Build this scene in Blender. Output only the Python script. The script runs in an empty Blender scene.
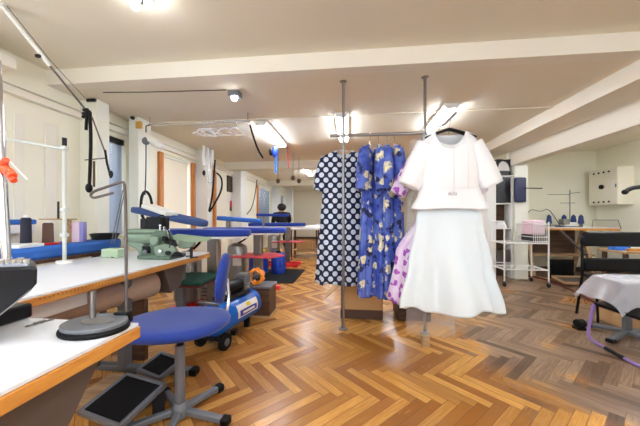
import bpy, bmesh, math, random
from mathutils import Vector, Matrix
random.seed(7)
PI = math.pi
S = bpy.context.scene
COL = S.collection

# ------------------------------------------------------------------ camera
FPX, CX, HY, H = 280.0, 320.0, 217.0, 1.10
A = math.atan(31 / FPX)
CA, SA = math.cos(A), math.sin(A)

def at(px, py, d=None, X=None, Y=None, Z=None):
    """a point of the room: along the sight line of a picture point, at a real distance / on a real plane"""
    u, v = (px - CX) / FPX, (HY - py) / FPX
    rx, ry = u * CA - SA, u * SA + CA
    if d is None:
        if X is not None: d = X / rx
        elif Y is not None: d = Y / ry
        else: d = (Z - H) / v
    return Vector((rx * d, ry * d, H + v * d))

cam = bpy.data.cameras.new('camera')
co = bpy.data.objects.new('camera', cam); COL.objects.link(co)
cam.sensor_width = 36; cam.lens = FPX / 640 * 36
cam.shift_y = (HY - 213) / 640
cam.clip_start = 0.02
co.location = (0, 0, H); co.rotation_euler = (PI / 2, 0, A)
S.camera = co

# ------------------------------------------------------------------ materials
def lin(c):
    return tuple(((x / 255) / 12.92 if x / 255 <= 0.04045 else ((x / 255 + 0.055) / 1.055) ** 2.4) for x in c) + (1,)

class NT:
    def __init__(self, name):
        self.m = bpy.data.materials.new(name); self.m.use_nodes = True
        self.t = self.m.node_tree; self.p = self.t.nodes['Principled BSDF']
    def n(self, typ, **kw):
        x = self.t.nodes.new(typ)
        for k, v in kw.items(): setattr(x, k, v)
        return x
    def link(self, a, b): self.t.links.new(a, b)
    def set(self, sock, v):
        if isinstance(v, (int, float)): sock.default_value = v
        elif isinstance(v, tuple): sock.default_value = v
        else: self.link(v, sock)
    def math(self, op, a, b=None, c=None):
        x = self.n('ShaderNodeMath', operation=op)
        self.set(x.inputs[0], a)
        if b is not None: self.set(x.inputs[1], b)
        if c is not None: self.set(x.inputs[2], c)
        return x.outputs[0]
    def mix(self, f, a, b):
        x = self.n('ShaderNodeMix', data_type='RGBA')
        self.set(x.inputs[0], f); self.set(x.inputs[6], a); self.set(x.inputs[7], b)
        return x.outputs[2]
    def ss(self, v, lo, hi):
        x = self.n('ShaderNodeMapRange', interpolation_type='SMOOTHSTEP')
        self.set(x.inputs[0], v); x.inputs[1].default_value = lo; x.inputs[2].default_value = hi
        return x.outputs[0]
    def noise(self, scale, vec=None, detail=4, rough=.55):
        x = self.n('ShaderNodeTexNoise'); x.inputs['Scale'].default_value = scale
        x.inputs['Detail'].default_value = detail; x.inputs['Roughness'].default_value = rough
        if vec is not None: self.link(vec, x.inputs['Vector'])
        return x.outputs[0]
    def obj(self): return self.n('ShaderNodeTexCoord').outputs['Object']
    def uv(self): return self.n('ShaderNodeTexCoord').outputs['UV']
    def xyz(self, v):
        x = self.n('ShaderNodeSeparateXYZ'); self.link(v, x.inputs[0]); return x.outputs
    def comb(self, a, b, c=0.0):
        x = self.n('ShaderNodeCombineXYZ')
        for i, v in enumerate((a, b, c)): self.set(x.inputs[i], v)
        return x.outputs[0]
    def bump(self, h, s=.2, dist=.01):
        x = self.n('ShaderNodeBump'); x.inputs['Strength'].default_value = s; x.inputs['Distance'].default_value = dist
        self.link(h, x.inputs['Height']); self.link(x.outputs[0], self.p.inputs['Normal'])
    def color(self, c): self.set(self.p.inputs['Base Color'], c)

def plain(name, c, rough=.5, metal=0, var=.12, scale=6, bump=0, spec=.5, sheen=0):
    k = NT(name)
    c = lin(c)
    c2 = tuple(x * (1 - var) for x in c[:3]) + (1,)
    nz = k.noise(scale, k.obj())
    k.color(k.mix(nz, c, c2))
    k.p.inputs['Roughness'].default_value = rough; k.p.inputs['Metallic'].default_value = metal
    k.p.inputs['Specular IOR Level'].default_value = spec
    if sheen: k.p.inputs['Sheen Weight'].default_value = sheen
    if bump: k.bump(k.noise(scale * 8, k.obj()), bump, .004)
    return k.m

def emit(name, c, s):
    k = NT(name); k.color(lin(c)); k.p.inputs['Emission Color'].default_value = lin(c)
    k.p.inputs['Emission Strength'].default_value = s
    return k.m

def clear(name, c=(245, 250, 252), mixf=.8, rough=.12):
    k = NT(name); k.color(lin(c)); k.p.inputs['Roughness'].default_value = rough
    tr = k.n('ShaderNodeBsdfTransparent'); mx = k.n('ShaderNodeMixShader'); out = k.t.nodes['Material Output']
    mx.inputs[0].default_value = 1 - mixf
    k.link(tr.outputs[0], mx.inputs[1]); k.link(k.p.outputs[0], mx.inputs[2]); k.link(mx.outputs[0], out.inputs[0])
    return k.m

def wood(name, c1, c2, rough=.45, axis=(1, 12, 12), scale=3):
    k = NT(name)
    mp = k.n('ShaderNodeMapping'); k.link(k.obj(), mp.inputs[0]); mp.inputs['Scale'].default_value = axis
    f = k.noise(scale, mp.outputs[0], 6, .6)
    k.color(k.mix(k.ss(f, .3, .7), lin(c1), lin(c2))); k.p.inputs['Roughness'].default_value = rough
    return k.m

def floor_mat():
    k = NT('parquet'); W, N = .062, 7
    X, Y, Z = k.xyz(k.obj())
    r = 1 / math.sqrt(2) / W
    u = k.math('MULTIPLY', k.math('SUBTRACT', Y, X), r)
    v = k.math('MULTIPLY', k.math('ADD', X, Y), -r)
    i, j = k.math('FLOOR', u), k.math('FLOOR', v)
    m = k.math('FLOORED_MODULO', k.math('SUBTRACT', i, j), 2.0 * N)
    hz = k.math('LESS_THAN', m, N - .5)
    # plank lying along u
    hi = k.math('SUBTRACT', i, m); hlu = k.math('SUBTRACT', u, hi); hlv = k.math('SUBTRACT', v, j)
    # plank lying along v
    vj = k.math('SUBTRACT', j, k.math('SUBTRACT', 2.0 * N - 1, m)); vlu = k.math('SUBTRACT', v, vj); vlv = k.math('SUBTRACT', u, i)
    def sel(a, b): return k.math('ADD', k.math('MULTIPLY', hz, a), k.math('MULTIPLY', k.math('SUBTRACT', 1.0, hz), b))
    lu, lv = sel(hlu, vlu), sel(hlv, vlv)
    idx, idy = sel(hi, i), sel(j, vj)
    wn = k.n('ShaderNodeTexWhiteNoise', noise_dimensions='3D'); k.link(k.comb(idx, idy, hz), wn.inputs['Vector'])
    rnd = wn.outputs['Value']
    gap = k.math('MINIMUM', k.math('MINIMUM', lv, k.math('SUBTRACT', 1.0, lv)),
                 k.math('MINIMUM', lu, k.math('SUBTRACT', float(N), lu)))
    gapm = k.ss(gap, .0, .05)
    grain = k.noise(1.0, k.comb(k.math('MULTIPLY_ADD', lu, .35, k.math('MULTIPLY', rnd, 50.0)), k.math('MULTIPLY', lv, 5.0), k.math('MULTIPLY', rnd, 9.0)), 6, .65)
    gold = k.mix(k.ss(grain, .25, .75), lin((222, 166, 88)), lin((182, 122, 52)))
    gold = k.mix(k.ss(rnd, .1, 1.0), gold, lin((150, 94, 40)))
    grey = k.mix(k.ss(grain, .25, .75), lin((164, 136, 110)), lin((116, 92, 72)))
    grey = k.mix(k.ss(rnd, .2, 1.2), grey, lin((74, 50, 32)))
    # planks turn greyer on the right hand side, golden again towards the back
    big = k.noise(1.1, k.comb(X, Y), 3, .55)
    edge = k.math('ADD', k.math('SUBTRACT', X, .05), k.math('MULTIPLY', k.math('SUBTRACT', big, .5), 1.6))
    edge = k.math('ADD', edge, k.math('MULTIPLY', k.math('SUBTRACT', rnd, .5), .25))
    grey_mask = k.math('MULTIPLY', k.ss(edge, -.05, .4), k.math('SUBTRACT', 1.0, k.ss(Y, 3.9, 5.0)))
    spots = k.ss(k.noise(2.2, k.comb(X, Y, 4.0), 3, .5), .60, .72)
    grey_mask = k.math('MULTIPLY', grey_mask, k.math('SUBTRACT', 1.0, k.math('MULTIPLY', spots, .75)))
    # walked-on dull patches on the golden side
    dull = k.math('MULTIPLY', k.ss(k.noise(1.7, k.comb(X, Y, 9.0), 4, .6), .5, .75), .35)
    colr = k.mix(k.math('MAXIMUM', grey_mask, dull), gold, grey)
    colr = k.mix(gapm, lin((112, 76, 44)), colr)
    k.color(colr)
    k.p.inputs['Specular IOR Level'].default_value = .35
    k.set(k.p.inputs['Roughness'], k.math('ADD', k.math('MULTIPLY', grey_mask, .1), k.math('MULTIPLY_ADD', grain, .18, .16)))
    k.bump(k.math('ADD', gapm, k.math('MULTIPLY', k.noise(5, k.comb(X, Y)), .5)), .12, .003)
    return k.m

def polka_mat():
    k = NT('navy_polka_dot_fabric')
    U, _, V = k.xyz(k.obj()); s = .092
    def cell(du, dv):
        a = k.math('SUBTRACT', k.math('FRACT', k.math('ADD', k.math('DIVIDE', U, s), du)), .5)
        b = k.math('SUBTRACT', k.math('FRACT', k.math('ADD', k.math('DIVIDE', V, s * 1.15), dv)), .5)
        b = k.math('MULTIPLY', b, 1.15)
        return k.math('SQRT', k.math('ADD', k.math('MULTIPLY', a, a), k.math('MULTIPLY', b, b)))
    dd = k.math('MINIMUM', cell(0, 0), cell(.5, .5))
    k.color(k.mix(k.ss(dd, .265, .30), lin((214, 224, 238)), lin((12, 20, 62))))
    k.p.inputs['Roughness'].default_value = .8
    return k.m

def floral_mat(name, base, base2, f1, f2, sc=9, dark=None, lo=.30, hi=.40):
    k = NT(name)
    va = k.n('ShaderNodeVectorMath', operation='MULTIPLY_ADD'); k.link(k.n('ShaderNodeObjectInfo').outputs['Random'], va.inputs[0])
    va.inputs[1].default_value = (7, 5, 9); k.link(k.obj(), va.inputs[2]); uv = va.outputs[0]
    vo = k.n('ShaderNodeTexVoronoi'); vo.inputs['Scale'].default_value = sc
    wob = k.noise(26, uv, 3, .6)
    k.link(uv, vo.inputs['Vector'])
    dist = k.math('ADD', vo.outputs['Distance'], k.math('MULTIPLY', k.math('SUBTRACT', wob, .5), .9))
    ground = k.mix(k.ss(k.noise(7, uv, 4, .6), .38, .62), lin(base), lin(base2))
    if dark: ground = k.mix(k.ss(k.noise(13, uv, 3, .5), .58, .64), ground, lin(dark))
    fl = k.mix(k.ss(k.noise(40, uv, 2, .5), .4, .6), lin(f1), lin(f2))
    cs = k.n('ShaderNodeSeparateColor'); k.link(vo.outputs['Color'], cs.inputs[0])
    on = k.math('MULTIPLY', k.math('SUBTRACT', 1.0, k.ss(dist, lo, hi)), k.math('GREATER_THAN', cs.outputs[0], .35))
    k.color(k.mix(on, ground, fl)); k.p.inputs['Roughness'].default_value = .75
    return k.m

M = dict(
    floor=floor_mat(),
    ceiling=plain('ceiling_paint', (236, 230, 210), .85, var=.05, scale=1.2),
    beam=plain('beam_paint', (238, 233, 218), .8, var=.04, scale=1.5),
    wall=plain('cream_wall_paint', (242, 238, 218), .85, var=.05, scale=1.3),
    panel=plain('white_panel_paint', (240, 238, 228), .55, var=.04),
    white=plain('white_paint', (236, 236, 230), .45, var=.05),
    offwhite=plain('off_white_enamel', (206, 210, 202), .4, 0, .05),
    column=plain('white_column_paint', (236, 236, 222), .6, var=.06),
    laminate=plain('white_laminate', (238, 240, 244), .32, var=.03),
    edge=wood('orange_wood_edge', (216, 152, 70), (186, 116, 44), .4, (10, 2, 10)),
    frame=wood('orange_window_wood', (206, 134, 60), (176, 100, 40), .45, (10, 10, 1)),
    palewood=wood('pale_wood', (196, 164, 122), (160, 124, 84), .6),
    darkwood=wood('dark_wood', (96, 64, 42), (62, 40, 26), .6),
    steel=plain('brushed_steel', (150, 146, 142), .32, .9, .1),
    chrome=plain('chrome', (214, 216, 222), .12, 1, .04),
    grey=plain('grey_painted_steel', (112, 115, 121), .45, .3, .1),
    darkgrey=plain('dark_grey_paint', (34, 34, 37), .5, 0, .15, spec=.25),
    taupe=plain('taupe_sheet_metal', (96, 86, 82), .5, .2, .1),
    black=plain('black_plastic', (10, 10, 12), .42, 0, .2, spec=.22),
    rubber=plain('black_rubber', (13, 13, 14), .7, 0, .2, spec=.2),
    machineblack=plain('black_machine_enamel', (10, 12, 20), .28, 0, .15, spec=.25),
    blue=plain('blue_board_cover', (26, 62, 168), .8, 0, .25, 9, .15, sheen=.2),
    bluelight=plain('light_blue_board_cover', (46, 104, 190), .8, 0, .2, 9, .15),
    slate=plain('slate_blue_board_cover', (58, 82, 136), .8, 0, .2, 9, .15),
    seatblue=plain('worn_blue_seat_fabric', (20, 54, 146), .85, 0, .3, 5, .3, sheen=.2),
    tank=plain('blue_enamel', (22, 96, 190), .25, 0, .06),
    barrel=plain('blue_plastic', (22, 56, 160), .35, 0, .1),
    red=plain('red_painted_steel', (214, 34, 40), .4, 0, .1),
    redtray=plain('red_rubber_tray', (206, 62, 78), .55, 0, .12),
    darkred=plain('dark_red_hose', (110, 40, 40), .5, 0, .15),
    green=plain('dark_green_cloth', (24, 78, 64), .85, 0, .2, 12, .2),
    mgreen=plain('pale_green_machine_enamel', (122, 142, 122), .32, 0, .08),
    mgreen2=plain('green_machine_enamel', (90, 112, 94), .35, .1, .1),
    mint=plain('mint_plastic', (176, 198, 166), .5, 0, .05),
    orange=plain('orange_hose', (240, 146, 30), .45, 0, .1),
    vermilion=plain('orange_red_ribbon', (244, 88, 46), .6, 0, .1),
    yellow=plain('yellow_plastic', (230, 206, 40), .5, 0, .1),
    brown=plain('brown_thread', (92, 66, 52), .8, 0, .2, 30, .3),
    navythread=plain('navy_thread', (22, 24, 44), .75, 0, .2, 30, .3),
    bluethread=plain('blue_thread', (56, 76, 130), .75, 0, .2, 30, .3),
    card=plain('cardboard', (196, 156, 106), .85, 0, .12, 4),
    cardtube=plain('brown_paper_roll', (206, 180, 158), .8, 0, .3, 3),
    mustard=plain('mustard_plastic', (206, 160, 72), .5, 0, .1),
    pink=plain('pink_paper', (236, 208, 218), .6, 0, .1),
    lilac=plain('lilac_paper', (146, 140, 200), .6, 0, .1),
    cloth=plain('white_cloth', (236, 234, 232), .9, 0, .08, 8, .2),
    suit=plain('white_crepe', (240, 241, 242), .8, 0, .03, 20, .1),
    skirt=plain('ice_white_crepe', (224, 234, 238), .75, 0, .03, 10, .05),
    purple=plain('purple_enamel', (150, 122, 190), .3, .2, .1),
    bagblack=plain('black_bag_plastic', (26, 26, 32), .3, 0, .3, 6, .4),
    bagnavy=plain('navy_bag_plastic', (40, 46, 84), .3, 0, .3, 6, .4),
    skin=plain('skin', (206, 160, 134), .6, 0, .05),
    darkcloth=plain('black_clothing', (20, 20, 26), .9, 0, .2),
    hair=plain('dark_hair', (26, 20, 18), .6, 0, .2),
    boxbeige=plain('beige_cabinet_paint', (236, 229, 210), .5, 0, .03),
    blind=plain('white_blind_slats', (178, 188, 204), .6, 0, .04),
    greyblind=plain('grey_blind_slats', (132, 142, 154), .6, 0, .04),
    shade=plain('cream_roller_shade', (248, 240, 218), .8, 0, .03),
    tube=emit('fluorescent_tube', (238, 244, 255), 34.0),
    spot=emit('lit_bulb', (245, 248, 255), 25.0),
    lampbody=plain('lamp_housing', (240, 240, 236), .4),
    clear=clear('clear_plastic', mixf=.72, rough=.15),
    film=clear('clear_plastic_film', (236, 236, 244), .62, .14),
    bag=clear('clear_garment_film', (240, 242, 246), .84, .1),
    glass=clear('window_glass', (235, 245, 250), .9, .02),
    polka=polka_mat(),
    floral=floral_mat('blue_floral_fabric', (50, 74, 166), (92, 114, 192), (238, 230, 196), (206, 196, 150), 10, (22, 28, 72), .32, .42),
    violet=floral_mat('violet_floral_fabric', (240, 232, 244), (228, 206, 238), (184, 92, 200), (150, 70, 180), 19, None, .44, .56),
)

# ------------------------------------------------------------------ mesh builder
class MB:
    def __init__(self): self.b = bmesh.new(); self.uvl = None
    def box(self, c, s, rz=0, rot=None):
        mt = Matrix.Translation(Vector(c)) @ (rot.to_4x4() if rot is not None else Matrix.Rotation(rz, 4, 'Z')) @ Matrix.Diagonal((s[0], s[1], s[2], 1))
        bmesh.ops.create_cube(self.b, size=1, matrix=mt); return self
    def box2(self, a, b):
        return self.box([(a[i] + b[i]) / 2 for i in range(3)], [abs(b[i] - a[i]) for i in range(3)])
    def bar(self, p, q, w, h=None, up=(0, 0, 1)):
        p, q = Vector(p), Vector(q); d = q - p; z = d.normalized(); upv = Vector(up)
        if abs(z.dot(upv)) > .98: upv = Vector((0, 1, 0))
        x = z.cross(upv).normalized(); y = x.cross(z)
        R = Matrix((x, z, y)).transposed()
        return self.box((p + q) / 2, (w, d.length, h or w), rot=R)
    def cyl(self, p, q, r, r2=None, n=20, caps=True):
        p, q = Vector(p), Vector(q); d = q - p
        R = d.to_track_quat('Z', 'Y').to_matrix().to_4x4()
        bmesh.ops.create_cone(self.b, cap_ends=caps, segments=n, radius1=r, radius2=r if r2 is None else r2, depth=d.length,
                              matrix=Matrix.Translation((p + q) / 2) @ R); return self
    def ball(self, c, r, s=(1, 1, 1), n=16):
        bmesh.ops.create_uvsphere(self.b, u_segments=n, v_segments=n // 2 + 2, radius=r, matrix=Matrix.Translation(Vector(c)) @ Matrix.Diagonal((s[0], s[1], s[2], 1))); return self
    def ring(self, c, R, r, axis='Z', n=28, k=10):
        pts = []
        for i in range(n):
            a = 2 * PI * i / n; x, y = R * math.cos(a), R * math.sin(a)
            pts.append(Vector(c) + Vector({'Z': (x, y, 0), 'Y': (x, 0, y), 'X': (0, x, y)}[axis]))
        return self.tube(pts, r, k, closed=True)
    def tube(self, pts, r, n=10, closed=False, smooth=0):
        pts = [Vector(p) for p in pts]
        for _ in range(smooth):
            q = [pts[0]]
            for a, b in zip(pts, pts[1:]): q += [a.lerp(b, .25), a.lerp(b, .75)]
            q.append(pts[-1]); pts = q
        m = len(pts); rad = r if isinstance(r, (list, tuple)) else None
        rings = []; nrm = None
        for i, p in enumerate(pts):
            if closed: t = pts[(i + 1) % m] - pts[i - 1]
            else: t = pts[min(i + 1, m - 1)] - pts[max(i - 1, 0)]
            t.normalize()
            if nrm is None:
                nrm = t.orthogonal().normalized()
            else:
                nrm = (nrm - t * nrm.dot(t))
                nrm = nrm.normalized() if nrm.length > 1e-6 else t.orthogonal().normalized()
            bn = t.cross(nrm)
            ri = (rad[0] + (rad[1] - rad[0]) * i / max(1, m - 1)) if rad else r
            rings.append([self.b.verts.new(p + (nrm * math.cos(2 * PI * j / n) + bn * math.sin(2 * PI * j / n)) * ri) for j in range(n)])
        for i in range(m if closed else m - 1):
            a, b = rings[i], rings[(i + 1) % m]
            for j in range(n): self.b.faces.new((a[j], a[(j + 1) % n], b[(j + 1) % n], b[j]))
        if not closed:
            self.b.faces.new(rings[0][::-1]); self.b.faces.new(rings[-1])
        return self
    def lathe(self, c, prof, n=28):
        c = Vector(c); rings = []
        for r, z in prof:
            rings.append([self.b.verts.new(c + Vector((max(r, 1e-4) * math.cos(2 * PI * j / n), max(r, 1e-4) * math.sin(2 * PI * j / n), z))) for j in range(n)])
        for a, b in zip(rings, rings[1:]):
            for j in range(n): self.b.faces.new((a[j], a[(j + 1) % n], b[(j + 1) % n], b[j]))
        self.b.faces.new(rings[0][::-1]); self.b.faces.new(rings[-1]); return self
    def prism(self, poly, ext):
        ext = Vector(ext); a = [self.b.verts.new(Vector(p)) for p in poly]; b = [self.b.verts.new(Vector(p) + ext) for p in poly]
        n = len(poly); self.b.faces.new(a[::-1]); self.b.faces.new(b)
        for i in range(n): self.b.faces.new((a[i], a[(i + 1) % n], b[(i + 1) % n], b[i]))
        return self
    def grid(self, fn, nu, nv, closeu=False, uvfn=None):
        if uvfn and self.uvl is None: self.uvl = self.b.loops.layers.uv.new('UVMap')
        V = [[self.b.verts.new(Vector(fn(i / nu, j / nv))) for i in range(nu if closeu else nu + 1)] for j in range(nv + 1)]
        for j in range(nv):
            for i in range(nu):
                i2 = (i + 1) % nu if closeu else i + 1
                f = self.b.faces.new((V[j][i], V[j][i2], V[j + 1][i2], V[j + 1][i]))
                if uvfn:
                    for lp, (a, c) in zip(f.loops, ((i, j), (i + 1, j), (i + 1, j + 1), (i, j + 1))): lp[self.uvl].uv = uvfn(a / nu, c / nv)
        return self
    def xf(self, mt): bmesh.ops.transform(self.b, matrix=mt, verts=self.b.verts[:]); return self
    def build(self, name, mat, parent=None, bevel=0, solid=0, sub=0, angle=40, flat=False):
        off = Vector((0, 0, 0)); p = parent
        while p is not None: off += p.location; p = p.parent
        bmesh.ops.recalc_face_normals(self.b, faces=self.b.faces[:])
        me = bpy.data.meshes.new(name)
        org = Vector((0, 0, 0))
        if parent is None and self.b.verts:
            xs = [v.co for v in self.b.verts]
            org = Vector(((min(v.x for v in xs) + max(v.x for v in xs)) / 2, (min(v.y for v in xs) + max(v.y for v in xs)) / 2, min(v.z for v in xs)))
        bmesh.ops.translate(self.b, verts=self.b.verts[:], vec=-(off + org))
        self.b.to_mesh(me); self.b.free()
        if not flat:
            for f in me.polygons: f.use_smooth = True
            me.set_sharp_from_angle(angle=math.radians(angle))
        me.materials.append(M[mat] if isinstance(mat, str) else mat)
        o = bpy.data.objects.new(name, me); COL.objects.link(o)
        o.location = org
        if parent is not None: o.parent = parent
        if solid:
            s = o.modifiers.new('thick', 'SOLIDIFY'); s.thickness = solid; s.offset = 0
        if bevel:
            b = o.modifiers.new('bevel', 'BEVEL'); b.width = bevel; b.segments = 2; b.limit_method = 'ANGLE'; b.angle_limit = math.radians(50)
        if sub:
            s = o.modifiers.new('sub', 'SUBSURF'); s.levels = sub; s.render_levels = sub
        return o

def thing(name, label, cat, loc=(0, 0, 0), group=None):
    o = bpy.data.objects.new(name, None); COL.objects.link(o); o.location = loc; o.empty_display_size = .1
    o['label'] = label; o['category'] = cat
    if group: o['group'] = group
    return o
def tag(o, label, cat, group=None, kind=None):
    o['label'] = label; o['category'] = cat
    if group: o['group'] = group
    if kind: o['kind'] = kind
    return o
def struct(name, mb, mat, bevel=0):
    o = mb.build(name, mat, None, bevel); o['kind'] = 'structure'; return o
def kids(o): return [c for c in bpy.data.objects if c.parent == o]
def copy_tree(o, parent=None):
    c = o.copy(); COL.objects.link(c)
    if parent is not None: c.parent = parent
    for ch in kids(o): copy_tree(ch, c)
    return c

# ------------------------------------------------------------------ room shell
XL, XR, YB, YF = -3.05, 3.05, -1.9, 14.0
ZC, ZF = 2.43, 2.58
BX, BY = 4.9, 6.2          # side bay: its right wall and its back wall
YS = 2.50                  # where the front ceiling steps down
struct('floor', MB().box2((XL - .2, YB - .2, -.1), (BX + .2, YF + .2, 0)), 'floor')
c = MB(); c.box2((XL - .2, YB - .2, ZF), (BX + .2, YS, ZF + .1)); struct('ceiling_front', c, 'ceiling')
c = MB(); c.box2((XL - .2, YS + .02, ZC), (2.46, YF + .2, ZC + .14)); struct('ceiling', c, 'ceiling')
c = MB(); c.box2((2.9, YS, ZC), (BX + .2, BY + .1, ZC + .14)); struct('ceiling_bay', c, 'ceiling')
struct('trim_1', MB().box2((XL, YS, ZC - .001), (2.42, YS + .12, ZF)), 'beam')                      # step of the ceiling
struct('trim_2', MB().box2((2.42, YB, 2.27), (2.84, YF, ZF)), 'beam')                                # long beam along the right
struct('trim_3', MB().box2((2.84, YB, 2.02), (3.0, 5.4, ZF - .005)), 'beam')                         # lower beam over the bay opening
struct('trim_4', MB().box2((XL, 6.5, 2.25), (2.42, 6.75, ZC)), 'ceiling')
struct('trim_5', MB().box2((XL, 10.0, 2.25), (2.42, 10.25, ZC)), 'ceiling')
struct('trim_6', MB().box2((XL, 3.66, ZC - .012), (2.42, 3.685, ZC)), 'ceiling')                     # seam between ceiling boards
# left wall with window openings, the first two added unseen for daylight
zs, zt = .85, 2.14
wl = MB()
ops = [(-1.5, .1), (.5, 1.5), (3.08, 3.50), (4.24, 5.04), (5.18, 5.60), (9.0, 10.4), (11.0, 12.6)]
y0 = YB
for a, b in ops:
    wl.box2((XL - .2, y0, 0), (XL, a, ZF)); wl.box2((XL - .2, a, 0), (XL, b, zs)); wl.box2((XL - .2, a, zt), (XL, b, ZF)); y0 = b
wl.box2((XL - .2, y0, 0), (XL, YF, ZF)); struct('wall_left', wl, 'wall')
struct('wall_far', MB().box2((XL, YF, 0), (XR, YF + .2, ZF)), 'wall')
wk = MB().box2((XL, YB - .2, 0), (BX, YB, .85)).box2((XL, YB - .2, 2.3), (BX, YB, ZF))
for xa_, xb_ in ((XL, -2.2), (.2, .8), (3.2, BX)): wk.box2((xa_, YB - .2, .85), (xb_, YB, 2.3))
struct('wall_back', wk, 'wall')
for k_, (xa_, xb_) in enumerate(((-2.2, .2), (.8, 3.2))):  # unseen windows added behind the camera for frontal daylight
    w_ = MB().box2((xa_, YB - .15, .85), (xb_, YB - .09, .91)).box2((xa_, YB - .15, 2.24), (xb_, YB - .09, 2.3))
    for f_ in (0, .5, 1): w_.box2((xa_ + (xb_ - xa_ - .06) * f_, YB - .15, .85), (xa_ + (xb_ - xa_ - .06) * f_ + .06, YB - .09, 2.3))
    struct('window_%d' % (8 + k_), w_, 'white')
struct('wall_bay', MB().box2((XR + .1, BY, 0), (BX, BY + .2, ZF)), 'wall')
struct('wall_right', MB().box2((BX, YB, 0), (BX + .2, BY + .2, ZF)), 'wall')
struct('wall_right_far', MB().box2((XR - .15, 5.62, 0), (XR + .1, YF, ZF)), 'wall')
struct('pillar_right', MB().box2((2.885, 5.30, 0), (3.10, 5.45, 2.02)), 'column', .006)
# windows
def window(i, a, b, slats=True, mat='blind'):
    w = MB()
    for p, q in (((a, zs), (b, zs + .05)), ((a, zt - .05), (b, zt)), ((a, zs), (a + .05, zt)), ((b - .05, zs), (b, zt))):
        w.box2((XL - .15, p[0], p[1]), (XL - .09, q[0], q[1]))
    if b - a > 1: w.box2((XL - .15, (a + b) / 2 - .04, zs), (XL - .09, (a + b) / 2 + .04, zt))
    o = struct('window_%d' % i, w, 'white')
    g = MB().box2((XL - .125, a + .04, zs + .04), (XL - .119, b - .04, zt - .04)).build('window_pane', 'glass', o)
    if slats:
        t = thing('window_blind', '', 'blind', (XL - .05, (a + b) / 2, zt - .04))
        s = MB(); z = zs + .03
        while z < zt - .07:
            s.box((XL - .05, (a + b) / 2, z), (.024, b - a - .02, .0015), rot=Matrix.Rotation(math.radians(62), 3, 'Y')); z += .021
        s.build('blind_slats', mat, t, flat=True)
        MB().box2((XL - .075, a + .008, zt - .07), (XL - .02, b - .008, zt - .0)).build('head_rail', 'darkgrey' if i == 1 else 'white', t)
        return t
window(6, -1.5, .1, False); window(7, .5, 1.5, False)  # unseen windows added beside the camera to let in more daylight
b = window(1, 3.08, 3.50); b['label'] = 'white slatted blind in the narrow window between the two nearest left columns'
window(2, 4.24, 5.04, False)
t = thing('roller_shade', 'cream roller shade closed in the window between the two orange wood posts', 'shade', (XL - .03, 4.64, zt - .05))
MB().box2((XL - .04, 4.27, zs), (XL - .036, 5.01, zt - .03)).build('shade_cloth', 'shade', t)
MB().cyl((XL - .035, 4.26, zt - .03), (XL - .035, 5.02, zt - .03), .02).build('roller', 'white', t)
b = window(3, 5.18, 5.60); b['label'] = 'bluish slatted blind right of the second orange wood post'
b = window(4, 9.0, 10.4, True, 'greyblind'); b['label'] = 'grey blind of the double window behind the far ironing boards'
b = window(5, 11.0, 12.6, True, 'greyblind'); b['label'] = 'grey blind of the farthest window, behind the person in black'
for n, (yy, z1) in enumerate(((4.17, 2.14), (5.10, 2.14), (5.95, 2.14), (8.85, 2.14))):
    struct('trim_%d' % (7 + n), MB().box2((XL, yy - .045, 0), (XL + .05, yy + .045, z1)), 'frame', .004)
struct('trim_11', MB().box2((XL, YB, 2.20), (XL + .06, YF, 2.26)).box2((XL, YB, 2.29), (XL + .03, YF, 2.31)), 'beam', .004)
struct('trim_12', MB().box2((XL, YB, 2.36), (XL + .2, 2.10, 2.46)), 'beam', .004)
# pale vertical panels on the nearest wall stretch
struct('trim_13', MB().box2((XL, 2.22, .2), (XL + .012, 2.30, 2.05)).box2((XL, 2.48, .2), (XL + .012, 2.60, 2.05)), 'beam', .004)
struct('column_1', MB().box2((XL, 2.85, 0), (-2.84, 3.02, ZC)), 'column', .008)
struct('column_2', MB().box2((-2.94, 3.42, 0), (-2.80, 3.66, ZC)), 'column', .008)
struct('column_3', MB().box2((XL, 4.98 + .25, 0), (-2.80, 5.36, ZC)), 'white', .008)
struct('column_4', MB().box2((XL, 6.9, 0), (-2.80, 7.3, ZC)), 'white', .008)
struct('column_5', MB().box2((XL, 10.5, 0), (-2.75, 10.8, ZC)), 'white', .008)
struct('column_6', MB().box2((XL, 12.8, 0), (-2.72, 13.1, ZC)), 'white', .008)
struct('baseboard_left', MB().box2((XL, YB, 0), (XL + .02, 2.84, .09)), 'darkwood')
struct('baseboard_far', MB().box2((XL, YF - .02, 0), (XR - .15, YF, .1)), 'darkwood')
struct('baseboard_bay', MB().box2((XR + .1, BY - .02, 0), (BX - .02, BY, .09)), 'darkwood')

# ------------------------------------------------------------------ lamps
def fluor(x, ya, yb, zc, label, w=.09):
    t = thing('fluorescent_lamp', label, 'ceiling lamp', (x, (ya + yb) / 2, zc))
    MB().box2((x - w, ya, zc - .03), (x + w, yb, zc)).build('lamp_housing', 'lampbody', t, .006)
    for s in (-1, 1):
        MB().cyl((x + s * w * .5, ya + .03, zc - .052), (x + s * w * .5, yb - .03, zc - .052), .014).build('lamp_tube', 'tube', t)
    e = MB()
    for yy in (ya + .015, yb - .015): e.box((x, yy, zc - .045), (w * 1.6, .02, .035))
    e.build('tube_holder', 'lampbody', t)
fluor(-1.24, 3.75, 4.98, ZC, 'twin tube ceiling lamp above the blue ironing boards, left of the garment rack')
fluor(-.12, 3.55, 4.75, ZC, 'twin tube ceiling lamp behind the left pole of the garment rack')
fluor(1.17, 3.40, 4.45, ZC, 'twin tube ceiling lamp right above the white jacket')
fluor(-1.24, 7.4, 8.6, ZC, 'twin tube ceiling lamp over the far tables, left row')
fluor(-.12, 8.0, 9.2, ZC, 'twin tube ceiling lamp over the far tables, middle row')
fluor(1.17, 7.4, 8.6, ZC, 'twin tube ceiling lamp far behind the white jacket')
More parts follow.
